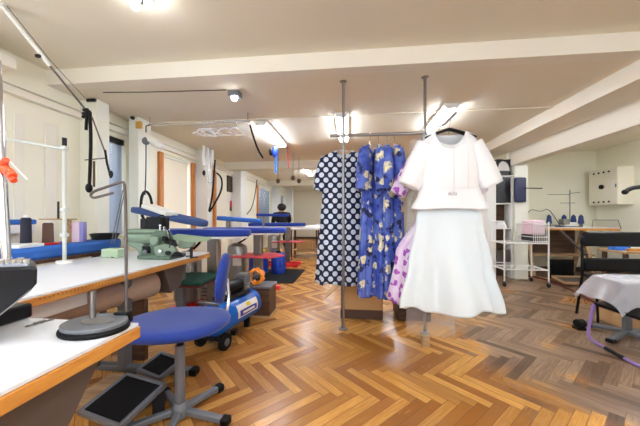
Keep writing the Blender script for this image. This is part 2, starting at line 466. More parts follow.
fluor(-.9, 11.4, 12.6, ZC, 'farthest twin tube ceiling lamp by the far wall')
fluor(-1.5, -.9, .4, ZF, 'added twin tube fill lamp on the front ceiling, left, out of view')  # unseen lamps added on the front ceiling to fill the garment fronts
fluor(1.3, -.9, .4, ZF, 'added twin tube fill lamp on the front ceiling, right, out of view')
fluor(.1, -.9, .4, ZF, 'added twin tube fill lamp on the front ceiling, middle, out of view')
fluor(3.95, 1.4, 2.6, ZC, 'added twin tube fill lamp at the near end of the bay ceiling, out of view')  # unseen lamp added to brighten the dim bay
fluor(3.95, 3.2, 4.4, ZC, 'twin tube lamp on the bay ceiling, hidden by the beam')
p = at(235, 92, Z=ZC)
t = thing('ceiling_spotlight', 'small square ceiling spotlight shining on the wire left of the rack', 'ceiling lamp', p)
MB().box((p.x, p.y, ZC - .03), (.12, .1, .06)).build('lamp_housing', 'grey', t, .006)
MB().ball((p.x, p.y - .02, ZC - .07), .032).build('bulb', 'spot', t)
p = at(142, -6, Z=ZF)
t = thing('ceiling_bulb_lamp', 'glass ceiling lamp with lit bulb at the top edge of the photo', 'ceiling lamp', p)
MB().lathe((p.x, p.y, ZF - .05), [(.03, 0), (.07, .02), (.08, .05)]).build('lamp_base', 'chrome', t)
for s in (-1, 1):
    MB().ball((p.x + s * .05, p.y, ZF - .07), .03).build('bulb', 'spot', t)

def cord(name, pts, r, mat, label, cat, smooth=2, n=8, group=None):
    return tag(MB().tube(pts, r, n, smooth=smooth).build(name, mat), label, cat, group)
cord('ceiling_wire', [at(103, 92.5, Z=ZC - .004), at(150, 92, Z=ZC - .004), at(226, 90, Z=ZC - .004)], .004, 'darkgrey', 'thin wire along the ceiling to the square spotlight', 'wire', 0)

# ------------------------------------------------------------------ tables on the left
def bend_edge_table(name, label, x0, x1, ya, yb, z, legs, edge_h=.045):
    t = thing(name, label, 'table', ((x0 + x1) / 2, (ya + yb) / 2, 0))
    MB().box2((x0, ya, z - .012), (x1 - .004, yb - .004, z)).build('table_top', 'laminate', t, .002)
    MB().box2((x0, ya, z - edge_h), (x1, yb, z - .0125)).build('wooden_edge', 'edge', t, .003)
    return t
T1 = bend_edge_table('sewing_table', 'white sewing table with orange wooden edge, nearest, at bottom left', -1.36, -.695, -.5, .86, .75, None, .05)
for yy in (-.25,):
    MB().box2((-1.2, yy - .03, 0), (-1.14, yy + .03, .70)).box2((-1.3, yy - .03, 0), (-.8, yy + .03, .04)).build('table_leg', 'grey', T1, .004)
MB().prism([(-.80, .86, .70), (-.80, .40, .70), (-.80, .12, .02), (-.80, .36, .02)], (-.03, 0, 0)).build('belt_guard', 'taupe', T1, .003)
MB().prism([(-.84, .86, .70), (-.84, .30, .70), (-.84, .34, .50), (-.84, .86, .60)], (-.42, 0, 0)).build('oil_pan', 'darkgrey', T1, .004)
lg = MB(); lg.bar((-1.22, .80, .0), (-1.22, .80, .70), .06, .05); lg.bar((-1.34, .80, .02), (-.95, .80, .02), .06, .04); lg.build('table_leg', 'grey', T1, .004)

T2 = bend_edge_table('sewing_table', 'long white sewing table with orange wooden edge carrying the green overlock machine', -2.22, -1.40, 1.04, 2.66, .75, None, .05)
ru = MB()
for i in range(26): ru.box((-1.3985, 1.12 + i * .02, .729), (.002, .0012, .008))
ru.build('ruler_marks', 'darkwood', T2)
for yy in (1.85, 2.52):
    lg = MB(); lg.bar((-1.62, yy, .03), (-1.62, yy, .70), .07, .06)
    lg.bar((-2.05, yy, .02), (-1.08, yy, .02), .06, .04)
    lg = lg.build('table_leg', 'grey', T2, .006)
    MB().box((-1.09, yy, .022), (.05, .066, .044)).build('foot_cap', 'black', lg, .006)
MB().bar((-2.1, 1.85, .12), (-2.1, 2.52, .12), .04).build('stretcher', 'grey', T2)
MB().box2((-1.75, 1.15, .60), (-1.5, 1.45, .70)).build('drawer', 'white', T2, .006)
MB().prism([(-1.5, 2.1, .70), (-1.5, 2.4, .70), (-1.5, 2.34, .5), (-1.5, 2.2, .46)], (-.25, 0, 0)).build('motor_bracket', 'taupe', T2, .004)

# roll under the long table, resting on two floor trestles
t = thing('paper_roll', 'thick brown paper roll lying under the long white sewing table', 'roll', (-1.75, 1.75, .25))
MB().cyl((-1.80, 1.32, .555), (-1.62, 2.12, .555), .10, n=36).build('roll_paper', 'cardtube', t)
MB().cyl((-1.802, 1.31, .555), (-1.618, 2.13, .555), .045).build('core', 'darkwood', t)
for yy, xx in ((1.4, -1.782), (2.0, -1.65)):
    MB().box2((xx - .08, yy - .02, 0), (xx + .08, yy + .02, .46)).build('cradle', 'darkwood', t)
p = at(75, 306, d=1.5)
t = tag(MB().lathe((-1.62, 1.22, 0), [(.09, 0), (.1, .02), (.085, .44), (.05, .5), (.05, .52)]).build('red_canister', 'red'), 'red canister standing under the left end of the long sewing table', 'canister')
cord('machine_cable', [(-1.5, 1.6, .02), (-1.35, 1.5, .03), (-1.3, 1.75, .015), (-1.15, 1.6, .015), (-1.2, 1.35, .015), (-1.0, 1.2, .015)], .009, 'black', 'black cable lying on the floor beneath the sewing tables', 'cable')
tag(MB().box2((-1.62, 1.42, 0), (-1.42, 1.74, .04)).build('wooden_offcut', 'palewood', bevel=.004), 'pale wooden board on the floor under the nearest table', 'board')

# foot pedals
def pedal(name, ctr, ang, tilt, L, W, label, z):
    t = thing(name, label, 'pedal', (ctr[0], ctr[1], 0))
    mt = Matrix.Translation((ctr[0], ctr[1], z)) @ Matrix.Rotation(ang, 4, 'Z') @ Matrix.Rotation(tilt, 4, 'X')
    fr = MB()
    for a, b in (((-W / 2, -L / 2, 0), (-W / 2 + .02, L / 2, .03)), ((W / 2 - .02, -L / 2, 0), (W / 2, L / 2, .03)), ((-W / 2, -L / 2, 0), (W / 2, -L / 2 + .02, .03)), ((-W / 2, L / 2 - .02, 0), (W / 2, L / 2, .03))): fr.box2(a, b)
    fr.xf(mt); fr.build('pedal_frame', 'grey', t, .004)
    MB().box2((-W / 2 + .018, -L / 2 + .018, .004), (W / 2 - .018, L / 2 - .018, .022)).xf(mt).build('tread_mat', 'rubber', t)
    for sx in (-1, 1):
        q = mt @ Vector((sx * (W / 2 - .02), L * .35, 0)); MB().box2((q.x - .015, q.y - .03, 0), (q.x + .015, q.y + .03, q.z)).build('pedal_stand', 'darkgrey', t)
pa = at(121, 404, Z=.12); pb = at(157, 375, Z=.12)
pedal('foot_pedal', (-1.20, 1.37), math.radians(-14), math.radians(14), .27, .31, 'larger black foot pedal with grey rim, in front at the bottom edge', .12)
pedal('foot_pedal', (-1.23, 1.70), math.radians(-20), math.radians(14), .18, .23, 'smaller black foot pedal behind the larger one, beside the stool post', .12)

# ------------------------------------------------------------------ things on the nearest table
zt1 = .75
c0 = at(95, 327, Z=.76)
t = thing('machine_base_plate', 'black oval cast base plate with upright pin and tall bent rod on nearest table', 'stand', (c0.x, c0.y, zt1))
pl = MB(); n = 40
poly = [(c0.x + .098 * math.cos(2 * PI * i / n), c0.y + .08 * math.sin(2 * PI * i / n), zt1) for i in range(n)]
pl.prism(poly, (0, 0, .016)); pl.build('plate', 'rubber', t, .006)
pl = MB(); poly = [(c0.x + .092 * math.cos(2 * PI * i / n), c0.y + .074 * math.sin(2 * PI * i / n), zt1 + .016) for i in range(n)]
pl.prism(poly, (0, 0, .012)); pl.build('steel_face', 'grey', t, .002)
pl = MB(); poly = [(c0.x + .01 + .05 * math.cos(2 * PI * i / n), c0.y + .03 * math.sin(2 * PI * i / n), zt1 + .028) for i in range(n)]
pl.prism(poly, (0, 0, .003)); pl.build('worn_patch', 'steel', t)
q = at(93, 318, Z=zt1 + .028)
MB().cyl(q, (q.x, q.y, q.z + .085), .0085).build('upright_pin', 'steel', t)
r0 = Vector((c0.x + .108, c0.y + .012, zt1 + .012)); dd = 0.93
rp = [at(126.5, 316, d=dd), at(126, 230, d=dd), at(125, 186, d=dd), at(123, 181, d=dd), at(108, 186.5, d=dd), at(94, 191, d=dd), at(90, 195, d=dd), at(93, 198, d=dd), at(100, 196.5, d=dd), at(113, 193, d=dd)]
MB().tube(rp, .0045, 8, smooth=1).build('bent_rod', 'taupe', t)
MB().box((rp[0].x - .012, rp[0].y, zt1 + .018), (.05, .03, .036)).build('rod_clamp', 'black', t, .004)
# loose keys
k0, k1 = at(28, 325, Z=zt1 + .006), at(53, 318, Z=zt1 + .006)
kk = MB(); dv = (k1 - k0)
for f in (0, .3, .55, .95): kk.ring(k0 + dv * f, .006, .0018)
kk.tube([k0, k0 + dv * .5, k1], .0028, 6); kk.box(k0 + dv * .45 + Vector((0, 0, .002)), (.03, .009, .006), rz=math.atan2(dv.y, dv.x))
kk.build('x', 'steel')
o = bpy.data.objects['x']; o.name = 'machine_part'; o.location.z = zt1 + .0002; tag(o, 'small steel linkage part lying on the nearest white table', 'tool')
# black machine head at the left edge
d0 = .74
t = thing('sewing_machine', 'black enamelled sewing machine head reaching in at the left edge, nearest', 'sewing machine', (-1.05, .62, zt1))
a1, a2 = at(-60, 262, d=d0), at(37, 268, d=d0)
prof = [at(-90, 270, d=d0), at(35, 266.5, d=d0), at(37.5, 270, d=d0), at(37, 284, d=d0), at(31, 291, d=d0), at(0, 317, d=d0), at(-40, 342, d=d0), at(-90, 350, d=d0)]
MB().prism(prof, (-.14, .105, 0)).build('machine_arm', 'machineblack', t, .008)
b0 = at(-90, 345, d=d0)
MB().box2((b0.x - .16, b0.y - .02, zt1 + .0), (b0.x + .02, b0.y + .2, b0.z + .08)).build('pillar', 'machineblack', t, .01)
MB().box2((b0.x - .2, b0.y - .04, zt1), (b0.x + .05, b0.y + .25, zt1 + .05)).build('machine_bed', 'machineblack', t, .008)
tp = MB(); zt_ = prof[1].z
for i in range(5):
    q = at(3 + i * 6, 265, d=d0 + .05); tp.cyl((q.x, q.y, zt_ - .01), (q.x, q.y, zt_ + .012 + .004 * (i % 2)), .008)
tp.tube([at(0, 263, d=d0 + .05), at(15, 264, d=d0 + .05), at(30, 265, d=d0 + .05)], .004, 6)
tp.build('tension_discs', 'chrome', t)
MB().tube([at(0, 315, d=d0 - .004), at(20, 299, d=d0 - .004), at(31, 290, d=d0 - .004)], .0015, 6).build('trim_line', 'steel', t)
MB().cyl(at(7, 266, d=d0 + .07), at(-4, 60, d=d0 + .07), .0105).build('thread_post', 'chrome', t)
rb = MB(); q = at(2, 168, d=d0 + .045)
for i, (ex, ey, w) in enumerate(((13, 176, .010), (14, 181, .008), (9, 173, .009), (6, 160, .008))):
    e = at(ex, ey, d=d0 + .03); rb.tube([q, q.lerp(e, .5) + Vector((0, 0, .006)), e], [.011, w], 8, smooth=1)
rb.ball(q, .016)
tag(rb.build('orange_ribbon', 'vermilion'), 'orange red ribbon tied to the chrome post at the left edge', 'ribbon')

# ------------------------------------------------------------------ on and behind the long table
zt2 = .75
t = thing('clamp_stand', 'white painted clamp stand with horizontal arm at the back of the long table', 'stand', (-2.17, 2.05, zt2))
q = at(64.5, 262, d=2.13); tx, ty = q.x, q.y
MB().cyl((tx, ty, zt2), (tx, ty, at(64, 146, d=2.13).z), .0125).build('stand_pole', 'offwhite', t)
MB().cyl((tx, ty, at(64, 146, d=2.13).z), (tx, ty, at(64, 138, d=2.13).z), .015).build('pole_cap', 'black', t)
e = at(2, 138, d=2.2)
MB().cyl((tx, ty, at(64, 149, d=2.13).z), e, .010).build('horizontal_arm', 'offwhite', t)
for yy in (148, 210, 235): MB().box((tx, ty, at(64, yy, d=2.13).z), (.04, .04, .028)).build('clamp', 'offwhite', t, .004)
MB().cyl((tx, ty, zt2), (tx, ty, zt2 + .02), .05).build('foot_flange', 'white', t)
MB().tube([at(5, 156, d=2.15), at(28, 180, d=2.15)], .006, 8).build('short_rod', 'white', t)

# blue padded board against the left wall
t = thing('ironing_board', 'blue padded board on trestles along the left wall behind the long table', 'ironing board', (-2.5, 2.2, 0))
zb = .875
poly = [(-2.66, 1.3), (-2.30, 1.3), (-2.30, 2.35), (-2.34, 2.60), (-2.42, 2.72), (-2.54, 2.72), (-2.62, 2.6), (-2.66, 2.35)]
MB().prism([(x, y, zb - .10) for x, y in poly], (0, 0, .10)).build('padded_cover', 'bluelight', t, .025)
MB().prism([(x * .985 - .035, y, zb - .125) for x, y in poly], (0, 0, .03)).build('board_base', 'darkwood', t, .004)
for yy in (1.5, 2.5):
    MB().bar((-2.6, yy, 0), (-2.5, yy, .76), .04).bar((-2.4, yy, 0), (-2.5, yy, .76), .04).build('trestle_leg', 'grey', t)
def cone(name, px, dd, z0, h, r, mat, label, group=None, basemat=None):
    q = at(px, 240, X=dd); t = thing(name, label, 'thread', (q.x, q.y, z0), group)
    MB().lathe((q.x, q.y, z0), [(r * 1.02, 0), (r * 1.05, .006), (r * .95, h * .12), (r * .88, h * .9), (r * .6, h * .94)]).build('thread_winding', mat, t)
    MB().lathe((q.x, q.y, z0 + h * .94), [(r * .5, 0), (r * .4, h * .08), (r * .2, h * .08)]).build('cone_tip', 'white', t)
    return t
cone('thread_cone', 26, -2.50, zb, .235, .035, 'navythread', 'tall black thread cone standing on the blue padded board by the wall')
cone('thread_spool', 48, -2.46, zb, .19, .038, 'brown', 'brown thread spool with red base on the blue padded board')
q = at(48, 244, X=-2.46); tag(MB().lathe((q.x, q.y, zb - .001), [(.07, 0), (.075, .01), (.06, .018), (.02, .018)]).build('red_dish', 'red'), 'red round dish under the brown thread spool', 'dish')
q = at(48, 225, X=-2.52)
t = thing('spool_holder', 'wooden spool tray with upright steel pin above the brown spool', 'spool holder', (q.x - .02, q.y + .1, zb))
MB().box((q.x - .02, q.y + .1, zb + .205), (.24, .12, .012)).build('tray', 'palewood', t)
MB().cyl((q.x - .02, q.y + .1, zb + .21), (q.x - .02, q.y + .1, zb + .36), .008).build('pin', 'darkgrey', t)
MB().box((q.x + .04, q.y + .135, zb + .10), (.03, .03, .20)).build('support', 'palewood', t)
q = at(74, 245, X=-2.46); tag(MB().box((q.x, q.y, zb + .09), (.09, .02, .18), rz=.5).build('notion_packet', 'pink', bevel=.004), 'pink packet of notions standing on the blue padded board', 'packet')
q = at(83, 245, X=-2.42); tag(MB().box((q.x, q.y, zb + .09), (.03, .07, .18), rz=.4).build('thread_box', 'lilac', bevel=.004), 'narrow lilac box beside the pink packet', 'box')
q = at(15, 243, X=-2.48); tag(MB().box((q.x, q.y, zb + .012), (.26, .18, .024), rz=.1).build('paper_stack', 'white', bevel=.003), 'white papers under the thread cones on the blue board', 'paper')
q = at(18, 228, X=-2.93)
t = thing('wall_box', 'small blue topped box on a bracket on the left wall', 'box', (XL, q.y, q.z - .06))
MB().box2((XL, q.y - .12, q.z - .05), (XL + .14, q.y + .12, q.z + .03)).build('box_body', 'cloth', t, .006)
MB().box2((XL, q.y - .13, q.z + .03), (XL + .15, q.y + .13, q.z + .075)).build('box_lid', 'bluelight', t, .012)
for i in range(3):
    pass
cb = MB()
for i in range(3): cb.ring((-2.47, 2.57, zb + .012 + i * .02), .10 + .008 * i, .009)
tag(cb.build('coiled_cable', 'black'), 'coil of black cable on the end of the blue padded board', 'cable')

# overlock machine
t = thing('overlock_machine', 'pale green industrial overlock machine on the long white table', 'sewing machine', (-1.65, 2.25, zt2))
D = 2.35
def P(px, py, d=D): return at(px, py, d=d)
def V3(px, py, dy=0.): return P(px, py) + Vector((0, dy, 0))
zb_ = zt2
def blk(name, pts, dep, mat, bev=.012, y=-.02):
    return MB().prism([V3(a_, b_, y) for a_, b_ in pts], (-.02, dep, 0)).build(name, mat, t, bev)
q0, q1 = P(141, 258), P(176, 258)
MB().box2((q0.x, q0.y - .05, zb_), (q1.x, q0.y + .18, zb_ + .035)).build('machine_bed', 'mgreen2', t, .01)
blk('bed_casting', [(142, 248), (158, 246), (172, 250), (174, 257.5), (141, 257.5)], .14, 'mgreen2', .014)
arm = MB(); arm.tube([V3(124, 236, .05), V3(126, 237, .05), V3(140, 238, .05), V3(152, 238, .05), V3(162, 239, .05)], [.052, .07], 24)
arm.build('machine_arm', 'mgreen', t, .012)
blk('arm_cover', [(126, 229), (158, 229.5), (158, 234), (126, 233)], .13, 'mgreen', .015)
blk('rear_support', [(127, 241), (143, 243), (146, 257.5), (138, 257.5), (136, 250), (127, 246)], .09, 'mgreen', .012, .01)
blk('head_casting', [(153, 234), (158, 230), (166, 231), (170, 237), (169, 248), (160, 252), (152, 248)], .12, 'mgreen2', .014, -.03)
blk('looper_cover', [(158, 246), (170, 243), (178, 245), (181, 251), (176, 257), (160, 257)], .06, 'mgreen', .014, -.06)
for nm, px_, py_, r_, l_, m_ in (('eccentric_cap', 160, 240, .036, .03, 'mgreen'), ('drive_cap', 170, 238, .022, .03, 'black'), ('tension_knob', 166, 250, .016, .03, 'chrome'), ('stitch_dial', 173, 252, .018, .03, 'darkgrey'), ('oil_gauge', 150, 251, .018, .012, 'grey')):
    q = V3(px_, py_, -.05); MB().cyl(q, q + Vector((0, -l_, 0)), r_, n=24).build(nm, m_, t, .004)
for k_, (px_, py_) in enumerate(((161, 231), (165, 232), (169, 234))):
    q = V3(px_, py_, -.01); MB().cyl(q, q + Vector((0, 0, .045 - .008 * k_)), .008).ball(q + Vector((0, 0, .045 - .008 * k_)), .012, n=10).build('thread_tension', 'chrome', t)
MB().tube([V3(163, 229, .0), V3(167, 226, -.02), V3(172, 231, -.04), V3(175, 240, -.05), V3(174, 247, -.06)], .005, 8, smooth=2).build('thread_lever', 'darkgrey', t)
blk('presser_frame', [(168, 237), (178, 240), (181, 246), (174, 246), (168, 243)], .05, 'black', .006, -.05)
blk('presser_foot', [(172, 249), (184, 252), (188, 256), (172, 256)], .05, 'black', .006, -.06)
blk('gap_shade', [(144, 246), (153, 246), (153, 253), (146, 253)], .02, 'black', .004, -.025)  # black slab put in as the shade of the open gap
MB().prism([V3(172, 236.5), V3(178, 235), V3(212, 238.5), V3(208, 241), V3(196, 242.5), V3(174, 242)], (0, 0, .012)).build('work_plate', 'mint', t, .004)
MB().prism([V3(178, 239), V3(194, 242), V3(192, 247), V3(184, 249), V3(178, 248)], (-.01, .06, 0)).build('plate_bracket', 'mgreen', t, .008)
q = V3(190, 243, .02); MB().cyl((q.x, q.y, zb_), (q.x, q.y, q.z), .012).build('plate_leg', 'darkgrey', t)
MB().box(P(158, 223, D + .12), (.14, .12, .11)).build('motor_box', 'black', t, .008)
MB().box(P(146, 226, D + .12), (.05, .08, .13)).build('clutch', 'darkgrey', t, .006)
MB().tube([P(158, 217, D + .12), P(164, 214, D + .12), P(168, 226, D + .12), P(167, 240, D + .06)], .006, 8, smooth=2).build('cable', 'black', t)
tl = thing('thread_stand', 'mint green box with two thin slanted rods left of the overlock machine', 'thread stand', (P(113, 250, 2.45).x, P(113, 250, 2.45).y, zt2))
q = P(114, 249, 2.45)
MB().box2((q.x - .08, q.y - .05, zt2), (q.x + .08, q.y + .06, zt2 + .075)).build('stand_box', 'mint', tl, .008)
for dx in (0, 3):
    MB().cyl(P(111 + dx, 244, 2.45), P(123 + dx * .6, 190, 2.3), .004, n=8).build('rod', 'grey', tl)
sm = MB()
for i, (a, b_) in enumerate(((100, 254), (115, 257), (189, 256), (195, 257))):
    q = at(a, b_, Z=zt2 + .006); tag(MB().box((q.x, q.y, zt2 + .005), (.05, .02, .01), rz=.3 * i).build('metal_clip', 'darkgrey', bevel=.002), ['small dark clip lying left on the long table', 'small dark clip nearer the front edge of the long table', 'small dark clip right of the overlock machine', 'dark clip nearest the right end of the long table'][i], 'clip')

# ------------------------------------------------------------------ balance arm hanging over the long table
t = thing('balance_arm', 'slanted white and steel rod hung from the front ceiling at top left', 'rod', at(2, 6, Z=ZF))
pA = at(2, 6, d=1.95); pM = at(50, 66, d=2.2); pB = at(86, 110, d=2.4)
MB().cyl(pA, pM, .014).build('white_sleeve', 'white', t)
MB().cyl(pM, pB, .008).build('steel_rod', 'taupe', t)
MB().cyl((pA.x, pA.y, ZF), (pA.x, pA.y, pA.z - .01), .018).build('ceiling_mount', 'white', t)
MB().tube([at(7, 6, d=1.95), at(50, 60, d=2.25), at(85, 98, d=2.55)], .003, 6).build('tension_wire', 'grey', t)
q = at(38, 56, d=2.13); MB().box(q, (.03, .02, .02)).build('rod_clip', 'darkgrey', t)
t = thing('iron_hanger', 'black strap and knot hanging from the balance arm in front of the first column', 'hanger', pB)
kn = MB()
for i in range(9):
    q = at(88 + random.uniform(-5, 5), 113 + random.uniform(-4, 5), d=2.4); kn.ball(q, random.uniform(.012, .022), n=10)
kn.build('knot', 'black', t)
MB().tube([at(87, 114, d=2.4), at(86, 130, d=2.4)], .012, 8).build('loose_end', 'black', t)
MB().tube([at(90, 114, d=2.4), at(91, 140, d=2.4), at(90, 170, d=2.4), at(89, 192, d=2.4)], .013, 8, smooth=1).build('strap', 'black', t)
MB().ball(at(89, 188, d=2.4), .026, (1, 1, 1.6)).build('hook_weight', 'black', t)
MB().tube([at(92, 117, d=2.4), at(99, 136, d=2.4), at(105, 152, d=2.4)], .006, 8).build('slanted_rod', 'taupe', t)
MB().tube([at(105, 150, d=2.4), at(107, 163, d=2.4), at(111, 178, d=2.4)], .009, 8).build('cable', 'black', t)
MB().ball(at(111, 174, d=2.4), .017, (1, 1, 1.8)).build('cable_plug', 'black', t)
MB().cyl(at(85, 160, d=2.4), at(107, 158, d=2.4), .005).build('cross_wire', 'taupe', t)
MB().box((lambda q: q)(at(94, 174, d=2.4)), (.014, .01, .22)).build('brown_tag', 'brown', t)

# second column fittings
q = at(139, 125, Y=3.40)
tag(MB().box((q.x, 3.40, q.z), (.075, .04, .09)).build('junction_box', 'mustard', bevel=.006), 'mustard coloured socket box near the top of the second column', 'socket')
q = at(152, 137, d=3.2)
t = thing('hanging_iron', 'white steam iron hanging beside the second column', 'iron', q)
MB().bar(at(143, 134, d=3.3), at(162, 147, d=3.1), .09, .06).build('iron_body', 'white', t, .02)
MB().ball(at(146, 141, d=3.2), .045, (1, .8, 1)).build('iron_knob', 'grey', t)
MB().tube([at(146, 143, d=3.3), at(146, 170, d=3.3), at(145, 195, d=3.3)], .006, 8, smooth=1).build('green_cord', 'darkgrey', t)
MB().tube([at(146, 133, d=3.3), at(146, 126, d=3.38), at(150, 125, d=3.45)], .006, 8).build('hanging_hook', 'darkgrey', t)
bpy.data.objects.remove(bpy.data.objects['hanging_hook'].children[0]) if bpy.data.objects['hanging_hook'].children else None

# hanging rail along the ceiling, with clear hangers
YR = 3.45
ra, rbp = at(148, 125, Y=YR), at(250, 124, Y=YR)
zr = ra.z
t = thing('hanging_rail', 'thin steel rail hung below the ceiling with clear hangers left of the rack', 'rail', ((ra.x + rbp.x) / 2, YR, zr))
MB().cyl((ra.x, YR, zr), (rbp.x, YR, zr), .009).build('rail_tube', 'chrome', t)
for f in (.02, .98):
    x = ra.x + (rbp.x - ra.x) * f; MB().cyl((x, YR, zr), (x, YR, ZC), .004).build('rail_wire', 'grey', t)
hp = None
for i, px in enumerate((203, 206, 209, 213, 226, 236)):
    if hp is None:
        hp = thing('clear_hanger', '', 'hanger', (0, 0, 0), 'clear plastic hangers on the ceiling rail')
        MB().tube([(-.2, 0, -.13), (-.1, 0, -.085), (0, 0, -.06), (.1, 0, -.085), (.2, 0, -.13)], .009, 8, smooth=1).build('hanger_bar', 'clear', hp)
        MB().tube([(-.2, 0, -.13), (0, 0, -.15), (.2, 0, -.13)], .006, 8).build('trouser_bar', 'clear', hp)
        MB().tube([(0, 0, -.06), (0, 0, -.02), (.015, 0, -.005), (.01, 0, .014), (-.006, 0, .013)], .0025, 6, smooth=1).build('hook', 'chrome', hp)
        o = hp
    else: o = copy_tree(hp)
    o.location = (at(px, 124, Y=YR).x, YR, zr); o.scale = (.62, .62, 1.15); o.rotation_euler.z = math.radians((20, 48, 65, 35, 25, 50)[i])
    o['label'] = ['clear hanger bunched on the rail, leftmost', 'clear hanger bunched on the rail, second from left', 'clear hanger bunched on the rail, third from left', 'clear hanger at the right of the bunch of four', 'single clear hanger right of the bunch', 'clear hanger nearest the black strap on the rail'][i]
cord('hanging_strap', [at(250, 125, Y=YR), at(253, 136, Y=YR), at(258, 150, Y=YR), at(263, 158, Y=YR)], .012, 'black', 'black strap hanging from the right end of the ceiling rail', 'strap', 1)
def hung(name, px, y0, y1, d, r, mat, label, cat):
    return cord(name, [at(px, y0, d=d), at(px + 1, (y0 + y1) / 2, d=d), at(px, y1, d=d)], r, mat, label, cat, 1)
t = thing('hanging_iron', 'violet blue iron with blue ribbon hanging below the left ceiling lamp', 'iron', at(274, 145, d=4.7))
MB().ball(at(275, 152, d=4.7), .06, (.9, .8, 1.6)).build('iron_body', 'barrel', t)
MB().ball(at(271, 152, d=4.7), .035, (1, 1, 1.8)).build('iron_grip', 'black', t)
MB().tube([at(276, 156, d=4.7), at(276, 164, d=4.7), at(276, 173, d=4.7)], .02, 8).build('ribbon', 'bluelight', t)
MB().cyl(at(273, 150, d=4.7), (at(273, 150, d=4.7).x, at(273, 150, d=4.7).y, ZC), .004).build('hanging_cord', 'grey', t)
q = at(288, 150, d=5.3)
cord('red_cord', [(q.x, q.y, ZC), at(288, 158, d=5.3), at(289, 168, d=5.3)], .010, 'red', 'red cord hanging from the ceiling right of the violet iron', 'cord', 0)  # red cord hanging free from the ceiling
for i, (px, yy, d) in enumerate(((278, 181, 6), (293, 178, 5.8), (299, 181, 6.2))):
    q = at(px, yy, d=d)
    t = thing('hanging_weight', ['small brown weight on a cord below the violet iron', 'small brown weight on a cord right of the red cord', 'small brown weight on a cord nearest the polka dot dress'][i], 'weight', q, 'small weights hanging on cords')
    MB().cyl(q, (q.x, q.y, 2.25 if q.y > 6.5 else ZC), .005, n=8).build('cord', 'grey', t); MB().ball(q, .045, (1, 1, 1.2), 12).build('weight', 'brown', t)

t = thing('hanging_bag', 'bunch of clear plastic bags and cords hanging on the third white column', 'bag', at(208, 150, X=-2.74))
for i in range(5):
    q = at(203.5 + i * 2.3, 143, X=-2.74); ln = (22, 34, 28, 40, 20)[i]
    MB().tube([q, at(203 + i * 2.3, 143 + ln * .5, X=-2.73), at(204 + i * 2.0, 143 + ln, X=-2.74)], [.02, .045], 10, smooth=1).build('plastic_strip', 'clear' if i % 2 else 'white', t)
MB().cyl(at(200, 143, X=-2.74), at(218, 143, X=-2.74), .012).build('hook_bar', 'darkgrey', t)
MB().ball(at(204, 173, X=-2.72), .03, (1, 1, 1.7), 10).build('cord_weight', 'black', t)
o = tag(MB().box2((-2.95, 2.83, ZC - .035), (-2.84, 2.849, ZC - .005)).build('cable_bracket', 'darkgrey'), 'small dark bracket at the top of the first column', 'bracket')
tag(MB().cyl((-2.87, 3.47, ZC - .02), (-2.87, 3.39, ZC - .02), .022).build('pipe_stub', 'darkgrey'), 'dark stub at the top of the second column', 'pipe')
# hoses and pictures on the left wall
cord('black_hose', [at(215, 160, X=-2.7), at(214, 175, X=-2.7), at(212, 200, X=-2.7), at(208, 214, X=-2.66), at(214, 205, X=-2.6), at(222, 190, X=-2.6), at(222, 178, X=-2.65), at(217, 173, X=-2.7)], .018, 'black', 'looped black steam hose hanging by the third column', 'hose')
cord('black_hose', [at(149, 228, X=-2.5), at(141, 215, X=-2.5), at(141, 198, X=-2.5), at(145, 190, X=-2.5), at(150, 195, X=-2.5), at(152, 204, X=-2.5)], .016, 'black', 'arched black steam hose behind the overlock machine', 'hose')
cord('grey_hose', [at(257, 180, X=-2.95), at(255, 195, X=-2.95), at(252, 208, X=-2.9), at(247, 214, X=-2.85)], .014, 'darkgrey', 'dark hose curving down beside the fourth orange post', 'hose')
q = at(229, 184, X=XL)
t = thing('wall_picture', 'dark framed picture on the cream wall beyond the third column', 'picture', (XL, q.y, q.z - .2))
MB().box2((XL, q.y - .12, q.z - .19), (XL + .015, q.y + .16, q.z + .19)).build('picture_print', 'darkwood', t)
fr = MB()
for a, b_ in (((-.13, -.2), (.17, -.18)), ((-.13, .18), (.17, .2)), ((-.13, -.2), (-.11, .2)), ((.15, -.2), (.17, .2))): fr.box2((XL, q.y + a[0], q.z + a[1]), (XL + .025, q.y + b_[0], q.z + b_[1]))
fr.build('picture_frame', 'black', t)
q = at(230, 203, X=XL)
t = thing('wall_poster', 'white and red poster below the dark framed picture', 'poster', (XL, q.y, q.z - .2))
MB().box2((XL, q.y - .15, q.z - .02), (XL + .006, q.y + .2, q.z + .2)).build('white_sheet', 'cloth', t)
MB().box2((XL, q.y - .02, q.z - .1), (XL + .009, q.y + .22, q.z + .06)).build('red_sheet', 'red', t)
MB().box2((XL, q.y - .02, q.z - .2), (XL + .008, q.y + .22, q.z - .1)).build('dark_sheet', 'darkwood', t)

